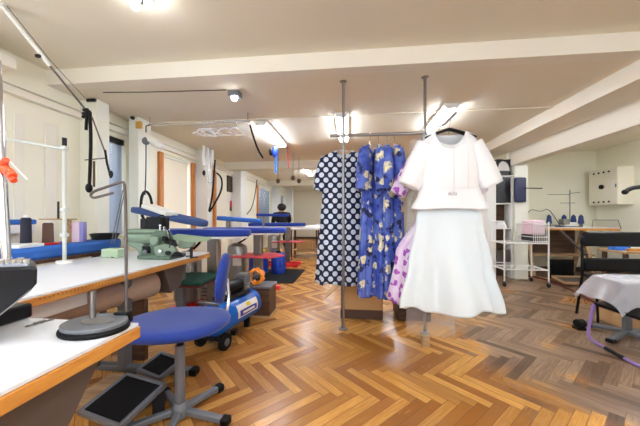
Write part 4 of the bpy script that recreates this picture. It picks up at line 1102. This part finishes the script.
# cardboard boxes under the rack
bx0, bx1 = at(341, 316, d=3.15).x, at(381, 316, d=3.15).x
t = thing('cardboard_box', 'open cardboard box on the floor under the blue floral dresses', 'box', ((bx0 + bx1) / 2, 3.2, 0))
MB().box2((bx0, 3.05, 0), (bx1, 3.40, .008)).box2((bx0, 3.05, 0), (bx1, 3.058, .36)).box2((bx0, 3.392, 0), (bx1, 3.40, .36)).box2((bx0, 3.05, 0), (bx0 + .008, 3.40, .36)).box2((bx1 - .008, 3.05, 0), (bx1, 3.40, .36)).build('box_body', 'card', t)
MB().box2((bx0 - .002, 3.047, .0), (bx1 + .002, 3.052, .10)).build('tape_band', 'brown', t)
MB().prism([(bx0, 3.06, .358), (bx0, 3.38, .358), (bx0 - .17, 3.38, .20), (bx0 - .17, 3.06, .20)], (0, 0, .007)).build('box_flap', 'card', t)
MB().prism([(bx1, 3.06, .358), (bx1, 3.38, .358), (bx1 + .14, 3.38, .30), (bx1 + .14, 3.06, .30)], (0, 0, .007)).build('box_flap', 'card', t)
b2 = at(398, 306, Z=0)
tag(MB().box2((bx1 + .16, 3.05, 0), (bx1 + .50, 3.4, .2)).build('cardboard_box', 'darkwood', bevel=.006), 'low dark box on the floor behind the violet dress', 'box')
q = at(438, 335, Z=0)
tag(MB().box2((.60, 2.44, 0), (.66, 2.50, .09)).build('wooden_block', 'palewood', bevel=.004), 'small wooden block on the floor below the clear film', 'block')

# ------------------------------------------------------------------ right-hand side
# shelving unit
sx0, sx1, sy0, sy1 = 2.43, 2.87, 5.35, 5.60
shz_top = at(505, 175.5, Y=sy0).z
t = thing('shelving_unit', 'narrow white shelving unit next to the right pillar', 'shelf', ((sx0 + sx1) / 2, (sy0 + sy1) / 2, 0))
MB().box2((sx0, sy0, 0), (sx0 + .16, sy1, 2.1)).build('side_panel', 'white', t)
MB().box2((sx1 - .02, sy0, 0), (sx1, sy1, shz_top)).build('side_panel', 'white', t)
MB().box2((sx0 + .16, sy1 - .012, 0), (sx1 - .02, sy1, shz_top)).build('back_panel', 'darkwood', t)
shz = [at(505, y, Y=sy0).z for y in (175.5, 203, 228, 262)]
for z in shz: MB().box2((sx0 + .16, sy0, z - .02), (sx1 - .02, sy1 - .012, z)).build('shelf_board', 'white', t)
def bagthing(name, x0, x1, z0, z1, mat, label, y0=5.36, y1=5.57):
    m = MB(); cx_, cy_, cz_ = (x0 + x1) / 2, (y0 + y1) / 2, (z0 + z1) / 2
    m.box((cx_, cy_, cz_), (x1 - x0, y1 - y0, z1 - z0)); bmesh.ops.subdivide_edges(m.b, edges=m.b.edges[:], cuts=5, use_grid_fill=True)
    for v in m.b.verts:
        if v.co.z > z0 + .01:
            v.co += Vector((random.uniform(-.008, .008), random.uniform(-.01, .01), random.uniform(-.012, .006)))
    return tag(m.build(name, mat, bevel=0, angle=80), label, 'bag')
bagthing('black_bag', sx0 + .17, sx1 - .03, shz[0], 2.14, 'bagblack', 'black plastic bag on the top shelf of the unit')
heap(2.70, 5.345, shz[0] + .08, .09, .02, .18, 'crumpled white cloth at the front of the black bag, top shelf')
bagthing('black_crate', sx0 + .17, sx1 - .03, shz[1], shz[0] - .03, 'bagblack', 'black bag on the middle shelf of the unit')
heap(2.70, 5.46, shz[2], .10, .07, .13, 'pile of white cloths on the third shelf of the unit')
bagthing('grey_bundle', sx0 + .18, sx1 - .04, shz[3], shz[3] + .2, 'taupe', 'grey fabric bundle on the bottom shelf of the unit')
tag(MB().box2((2.85, 5.295, at(530, 202, Y=5.2).z), (3.03, 5.22, at(530, 177, Y=5.2).z)).build('hanging_bag', 'bagnavy', bevel=.02), 'navy plastic bag hanging on the front of the right pillar', 'bag')
cord('wall_hook', [(2.95, 5.297, 1.60), (3.0, 5.2, 1.60), (3.25, 5.18, 1.59)], .009, 'black', 'black rod sticking out to the right of the pillar', 'rod', 0)

# white wire cart with castors
cxa, cxb, cya, cyb = at(500, 277, Y=4.85).x, at(543, 277, Y=4.85).x, 4.72, 5.14
t = thing('wire_cart', 'white tubular cart with wire basket and castors before the right pillar', 'cart', ((cxa + cxb) / 2, (cya + cyb) / 2, 0))
ztop = at(543, 222, Y=4.8).z; zsh = at(520, 243, Y=4.8).z; zlo = at(520, 269, Y=4.8).z
for x in (cxa, cxb):
    for y in (cya, cyb):
        up_ = MB().cyl((x, y, .07), (x, y, ztop), .011).build('upright', 'white', t)
        w = MB(); w.cyl((x - .012, y, .035), (x + .012, y, .035), .035); w.build('castor', 'darkgrey', up_, .004)
        MB().cyl((x, y, .03), (x, y, .09), .012).build('castor_fork', 'grey', up_)
for z in (zsh, zlo):
    f = MB()
    for p_, q_ in (((cxa, cya), (cxb, cya)), ((cxb, cya), (cxb, cyb)), ((cxb, cyb), (cxa, cyb)), ((cxa, cyb), (cxa, cya))): f.cyl((p_[0], p_[1], z), (q_[0], q_[1], z), .010)
    for i in range(1, 12): x = cxa + (cxb - cxa) * i / 12; f.cyl((x, cya, z), (x, cyb, z), .003, n=6)
    f.build('wire_shelf', 'white', t)
f = MB(); zb0 = zsh + .01
for x0_, x1_ in ((cxb - .22, cxb),):
    for z in (zb0 + .02, zb0 + .09, ztop - .03):
        for p_, q_ in (((x0_, cya), (x1_, cya)), ((x1_, cya), (x1_, cyb)), ((x1_, cyb), (x0_, cyb)), ((x0_, cyb), (x0_, cya))): f.cyl((p_[0], p_[1], z), (q_[0], q_[1], z), .006, n=6)
    for i in range(9):
        x = x0_ + (x1_ - x0_) * i / 8; f.cyl((x, cya, zb0), (x, cya, ztop - .03), .004, n=6); f.cyl((x, cyb, zb0), (x, cyb, ztop - .03), .004, n=6)
f.build('wire_basket', 'white', t)
MB().tube([(cxa, cya, ztop), (cxa, cya - .01, ztop + .01), (cxa, cyb, ztop + .01), (cxa, cyb, ztop)], .010, 8).build('push_handle', 'white', t)
q = at(533, 220, Y=4.9)
tag(MB().box2((cxb - .20, cya + .05, zb0 + .123), (cxb - .02, cyb - .06, ztop + .03)).build('packet_bundle', 'pink', bevel=.02), 'pink packet bundle in the wire basket of the white cart', 'packet')
tag(MB().box2((cxb - .20, cya + .05, zb0 + .004), (cxb - .02, cyb - .06, zb0 + .122)).build('dark_tin', 'bagblack', bevel=.01), 'dark tin under the pink packets in the wire basket', 'tin')

# serger table in the bay
ty0, ty1 = 5.500, 6.200; tx0, tx1 = .02 + at(527, 230, Y=5.500).x, at(620, 230, Y=5.500).x
zt3 = at(560, 227.5, Y=5.500).z
t = thing('sewing_table', 'wooden edged sewing table in the bay with thread stand and blue cones', 'table', ((tx0 + tx1) / 2, 5.850, 0))
MB().box2((tx0, ty0, zt3 - .012), (tx1, ty1, zt3)).build('table_top', 'laminate', t)
MB().box2((tx0, ty0 - .004, zt3 - .05), (tx1, ty1, zt3 - .0125)).build('wooden_edge', 'edge', t, .003)
for x in (tx0 + .15, tx1 - .35):
    MB().bar((x, 5.600, 0), (x + .02, 5.850, zt3 - .05), .06).bar((x, 6.100, 0), (x + .02, 5.850, zt3 - .05), .06).build('trestle_leg', 'palewood', t)
MB().bar((tx0 + .55, 5.530, zt3 - .06), (tx0 + 1.0, 5.530, .42), .06, .03).build('diagonal_brace', 'taupe', t)
MB().box2((tx0 + .1, 5.750, .36), (tx1 - .2, 5.950, .40)).build('stretcher', 'palewood', t)
MB().box2((tx0 + .2, 5.950, .4), (tx1 - .4, 5.980, zt3 - .05)).build('modesty_panel', 'darkwood', t)
qs = at(569, 227, Y=5.750)
t = thing('serger_machine', 'small white serger with thread stand between blue cones in the bay', 'sewing machine', (qs.x, 5.750, zt3))
MB().box2((qs.x - .12, 5.670, zt3), (qs.x + .10, 5.850, zt3 + .09)).build('machine_body', 'white', t, .02)
MB().box2((qs.x - .15, 5.650, zt3), (qs.x + .16, 5.890, zt3 + .02)).build('machine_base', 'grey', t, .006)
MB().box2((qs.x - .16, 5.650, zt3 + .05), (qs.x - .05, 5.790, zt3 + .15)).build('machine_head', 'steel', t, .012)
MB().cyl((qs.x + .03, 5.770, zt3), (qs.x + .03, 5.770, at(569, 190, Y=5.770).z), .008).build('thread_post', 'grey', t)
ga = MB(); zz = at(569, 194.5, Y=5.770).z
ga.cyl((qs.x - .36, 5.770, zz), (qs.x + .03, 5.770, zz), .006); ga.cyl((qs.x + .03, 5.770, zz + .02), (qs.x + .20, 5.770, zz + .04), .006)
zz = at(569, 203, Y=5.770).z; ga.cyl((qs.x - .14, 5.770, zz - .0), (qs.x + .12, 5.770, zz), .005); ga.build('thread_guide', 'grey', t)
MB().cyl((qs.x - .36, 5.900, zt3 + .03), (qs.x + .25, 5.900, zt3 + .03), .008).cyl((qs.x - .05, 5.900, zt3), (qs.x - .05, 5.900, zt3 + .03), .012).build('cone_rail', 'grey', t)
for i, px in enumerate((549, 564, 573.5, 581)):
    q = at(px, 217, Y=5.950 if i in (0, 3) else 5.970); zc0 = zt3
    c_ = thing('thread_cone', ['blue thread cone left of the serger in the bay, on its own', 'blue thread cone directly left of the thread post', 'blue thread cone directly right of the thread post', 'rightmost blue thread cone on the bay table'][i], 'thread', (q.x, q.y, zc0), 'blue thread cones on the bay table')
    MB().cyl((q.x, q.y, zc0), (q.x, q.y, zc0 + .06), .03).build('spool_pin', 'grey', c_)
    MB().lathe((q.x, q.y, zc0 + .06), [(.045, 0), (.048, .01), (.034, .15), (.02, .155), (.016, .175)]).build('thread_winding', 'bluethread', c_)
cord('wire_thread_guide', [at(527, 226, Y=5.750), at(527, 214, Y=5.750), at(531, 209, Y=5.750), at(541, 212, Y=5.750), at(548, 208, Y=5.750), at(556, 219, Y=5.750), at(560, 226, Y=5.750)], .007, 'grey', 'bent grey wire thread guide at the left end of bay table', 'wire', 1)
cord('wire_frame', [at(592, 228.5, Y=5.650), at(593, 220, Y=5.650), at(618, 220, Y=5.650), at(621, 229, Y=5.650)], .006, 'grey', 'thin grey wire frame right of the blue cones', 'wire', 0)  # bare wire frame, bent to a rectangle
# clutter under the bay table
t = thing('window_screen', 'flat framed panel leaning on the floor under the bay table', 'panel', (3.7, 4.9, 0))
MB().box((3.68, 5.02, .05), (.5, .30, .02), rot=Matrix.Rotation(math.radians(10), 3, 'X')).build('panel_face', 'taupe', t)
f = MB()
for p_, s_ in (((3.68, 4.87, .045), (.56, .04, .03)), ((3.68, 5.17, .085), (.56, .04, .03)), ((3.41, 5.02, .06), (.04, .3, .03)), ((3.95, 5.02, .06), (.04, .3, .03))): f.box(p_, s_, rot=Matrix.Rotation(math.radians(10), 3, 'X'))
f.build('panel_frame', 'palewood', t)
tag(MB().box2((3.55, 5.45, 0), (3.95, 5.49, .34)).build('dark_box', 'black', bevel=.01), 'black flat case under the bay table', 'case')
bagthing('dark_bag', 3.95, 4.3, 0, .42, 'bagblack', 'dark bag on the floor behind the black chair', 4.55, 4.9)
tag(MB().bar((3.75, 4.75, .02), (4.25, 4.85, .02), .16, .03).build('wooden_plank', 'palewood'), 'pale plank on the floor in front of the bay table', 'plank')

# electric cabinet on the bay's right wall
xd = 4.64
pn, pf = at(617.5, 166, X=xd), at(588.5, 170.5, X=xd); zlo_ = at(617.5, 204.5, X=xd).z
t = thing('electric_cabinet', 'cream electric cabinet with round black knob on the bay wall', 'cabinet', (BX, (pn.y + pf.y) / 2, zlo_))
MB().box2((xd + .012, pn.y, zlo_), (BX, pf.y, pn.z)).build('cabinet_body', 'boxbeige', t, .006)
MB().box2((xd, pn.y + .01, zlo_ + .01), (xd + .012, pf.y - .01, pn.z - .01)).build('door', 'boxbeige', t, .003)
ym, zm = (pn.y + pf.y) / 2 , (zlo_ + pn.z) / 2
kq = at(602, 187, X=xd)
MB().cyl((xd - .03, kq.y, kq.z), (xd + .002, kq.y, kq.z), .042, n=24).build('round_knob', 'black', t, .006)
for zz in (pn.z - .07, zlo_ + .06):
    for i in range(4):
        yy = pn.y + .16 + i * .105
        MB().cyl((xd - .012, yy, zz), (xd + .002, yy, zz), .016, n=12).build('push_button', 'black', t)
MB().box2((xd - .002, pn.y + .05, zm - .02), (xd + .002, pn.y + .10, zm + .10)).build('notice_plate', 'white', t)
MB().box2((xd - .01, pn.y + .02, zm - .03), (xd, pn.y + .035, zm + .03)).build('door_latch', 'grey', t)

# black padded bench chairs
def bench(x0, x1, y, label):
    t = thing('black_chair', label, 'chair', ((x0 + x1) / 2, y, 0))
    z1, z2 = .93, .76
    for a, b_, nm in ((.775, .935, 'backrest'),):
        m = MB(); n = 8; r = .07
        pts = []
        for (cx_, cz_, s0) in ((x1 - r, b_ - r, 0), (x0 + r, b_ - r, 1)):
            for i in range(n + 1):
                an = PI / 2 * i / n + PI / 2 * s0; pts.append((cx_ + r * math.cos(an), y, cz_ + r * math.sin(an)))
        pts += [(x0, y, a + .02), (x0 + .02, y, a), (x1 - .02, y, a), (x1, y, a + .02)]
        m.prism(pts, (0, .045, 0)); m.build(nm, 'machineblack', t, .012)
    MB().box2((x0 + .03, y + .005, .50), (x1 - .03, y + .04, .645)).build('lower_back', 'black', t, .015)
    MB().box2((x0 + .02, y - .22, .43), (x1 - .02, y + .03, .48)).build('seat', 'machineblack', t, .02)
    for x in (x0 + .012, x1 - .012):
        MB().tube([(x, y + .1, 0), (x, y + .02, .45), (x, y + .02, .84)], .014, 8).build('rear_leg', 'black', t)
        MB().tube([(x, y - .18, 0), (x, y - .16, .43)], .012, 8).build('front_leg', 'black', t)
    return t
bl = at(582.5, 240, d=3.1)
bench(bl.x, bl.x + .78, bl.y, 'wide black padded chair standing behind the plastic covered table')
# things seen between the slats on the bench-side table
t = thing('side_table', 'low wooden side table behind the black chair with tools on it', 'table', (3.95, 4.15, 0))
ws = at(610, 258, Y=4.15)
zw = .66
MB().box2((3.45, 3.95, zw - .03), (4.6, 4.35, zw)).build('table_top', 'palewood', t)
for x in (3.5, 4.55):
    for y in (4.0, 4.3): MB().box2((x - .02, y - .02, 0), (x + .02, y + .02, zw - .03)).build('leg', 'darkwood', t)
q = at(624, 254, Y=4.1); heap(q.x, 4.15, zw, .11, .08, .10, 'crumpled blue cloth on the low side table behind the chair', 'bluelight')
tag(MB().bar((3.55, 4.05, zw + .015), (4.0, 4.12, zw + .015), .07, .03).build('wooden_stick', 'edge'), 'orange wooden lath lying on the low side table', 'lath')
tag(MB().bar((3.62, 4.2, zw + .012), (4.05, 4.26, zw + .012), .2, .024).build('paper_sheet', 'cloth'), 'stack of pale papers on the low side table', 'paper')
t = thing('curved_lamp_arm', 'black curved lamp arm reaching in from the right edge', 'lamp', (4.42, 4.2, zw))
e = at(625, 192, d=3.4)
MB().tube([(4.42, 4.2, zw), (4.42, 4.2, 1.30), at(650, 185, d=3.5), at(640, 187, d=3.42), at(631, 188, d=3.4), at(625, 192, d=3.4)], .026, 12, smooth=2).build('arm', 'black', t)
MB().cyl((4.42, 4.2, zw), (4.42, 4.2, zw + .02), .09).build('lamp_foot', 'black', t)
MB().ball(e, .032).build('arm_tip', 'black', t)

# plastic covered table
cx_, cy_ = at(627, 333, Z=.04).x, at(627, 333, Z=.04).y
zt4 = .585
t = thing('pedestal_table', 'low pedestal table with grey cross foot under plastic film at right', 'table', (cx_, cy_, 0))
tl_, tr_ = at(597, 274, Z=zt4), None
x0_, x1_, y0_, y1_ = tl_.x + .0, tl_.x + .95, cy_ - .33, tl_.y
MB().box2((x0_, y0_, zt4 - .03), (x1_, y1_, zt4)).build('table_top', 'laminate', t, .004)
MB().box((cx_, cy_, (zt4 - .03) / 2 + .03), (.05, .05, zt4 - .07)).build('pedestal', 'grey', t, .004)
for i in range(4):
    a = math.radians(28 + 90 * i)
    cf_ = MB().bar((cx_, cy_, .055), (cx_ + .27 * math.cos(a), cy_ + .27 * math.sin(a), .02), .045, .035).build('cross_foot', 'grey', t, .006)
    MB().box((cx_ + .27 * math.cos(a), cy_ + .27 * math.sin(a), .016), (.06, .06, .032), rz=a).build('foot_cap', 'black', cf_, .008)
# film: sheet lying on the top, falling over its edges
m = MB(); ex = .22
def film(u, v):
    X_ = x0_ - ex + (x1_ - x0_ + 2 * ex) * u; Y_ = y0_ - ex + (y1_ - y0_ + 2 * ex) * v
    ox = max(0, x0_ - X_, X_ - x1_); oy = max(0, y0_ - Y_, Y_ - y1_)
    drop = math.hypot(ox, oy)
    cxx = min(max(X_, x0_), x1_) ; cyy = min(max(Y_, y0_), y1_)
    sx_ = (-1 if X_ < x0_ else 1); sy_ = (-1 if Y_ < y0_ else 1)
    fl_ = .012 * math.sin(Y_ * 31) * ox / ex + .012 * math.sin(X_ * 27) * oy / ex
    kx = .5 * ox + (.018 if ox else 0) + fl_ * (ox > 0); kyy = .45 * oy + (.018 if oy else 0) + fl_ * (oy > 0)
    z = zt4 + .004 + .003 * math.sin(X_ * 23 + Y_ * 17) - drop * .85
    return (cxx + sx_ * kx, cyy + sy_ * kyy, z)
m.grid(film, 60, 50); tag(m.build('plastic_film', 'film', angle=180), 'crumpled transparent plastic sheet draped over the low pedestal table', 'plastic sheet')
# purple sled chair frame beside it
t = thing('sled_chair', 'purple tubular sled frame chair pushed below the plastic covered table', 'chair', (at(610, 350, Z=0).x, at(610, 350, Z=0).y, 0))
A0 = at(596, 343, Z=.016); B0 = at(646, 370, Z=.016); off = Vector((.46, .16, 0))
up = at(594, 304, d=2.42); kn_ = at(588, 330, d=2.44)
for k_ in (0, 1):
    o_ = off * k_
    MB().tube([up + o_, kn_ + o_, at(589, 338, d=2.44) + o_, A0 + o_, A0.lerp(B0, .5) + o_, B0 + o_, B0 + Vector((.03, -.01, .05)) + o_, B0 + Vector((.05, .03, up.z)) + o_ - Vector((0, 0, .02))], .0125, 10, smooth=2).build('sled_tube', 'purple', t)
MB().tube([A0.lerp(B0, .22), A0.lerp(B0, .62)], .0145, 10).build('floor_sleeve', 'black', t)
s0 = up; MB().prism([up + Vector((0, 0, -.01)), up + off + Vector((0, 0, -.01)), B0 + off + Vector((.05, .03, up.z - .03)), B0 + Vector((.05, .03, up.z - .03))], (0, 0, .025)).build('seat_frame', 'black', t)
# things under the covered table
t = thing('electric_motor', 'small black motor on the floor under the plastic covered table', 'motor', (2.30, 3.15, 0))
q = at(580, 322, Z=.07)
MB().cyl((q.x - .03, q.y, .055), (q.x + .04, q.y + .02, .055), .04).build('motor_body', 'black', t, .006)
MB().box((q.x, q.y, .01), (.09, .08, .02)).build('motor_foot', 'black', t)
t.location = (q.x, q.y, 0)
for ch in kids(t): ch.location = Vector((2.30, 3.15, 0)) - Vector((q.x, q.y, 0))
q = at(607, 318, Z=.0)
tag(MB().box((2.82, 3.2, .09), (.34, .28, .18)).build('cardboard_box', 'card', bevel=.006), 'cardboard box on the floor under the plastic covered table', 'box')
for i, yy in enumerate((0, 1)):
    a_ = at(588, 303 + yy * 16, d=2.95); 
cord('red_hose', [at(524, 275, Z=.012), at(545, 279, Z=.012), at(560, 285, Z=.012), at(576, 292, Z=.012), at(600, 305, Z=.012), at(625, 312, Z=.012)], .014, 'darkred', 'dark red hose running along the floor towards the covered table', 'hose')

# ------------------------------------------------------------------ daylight and exposure
w = bpy.data.worlds.new('world'); S.world = w; w.use_nodes = True
nt = w.node_tree; bg = nt.nodes['Background']
bg.inputs[0].default_value = lin((232, 241, 255)); bg.inputs[1].default_value = 2.6      # bright overcast daylight outside the windows
vs = S.view_settings; vs.view_transform = 'Standard'; vs.look = 'None'; vs.gamma = 1; vs.exposure = 0.95
S.cycles.max_bounces = 8; S.cycles.diffuse_bounces = 5; S.cycles.transparent_max_bounces = 12
S.cycles.caustics_reflective = False; S.cycles.caustics_refractive = False
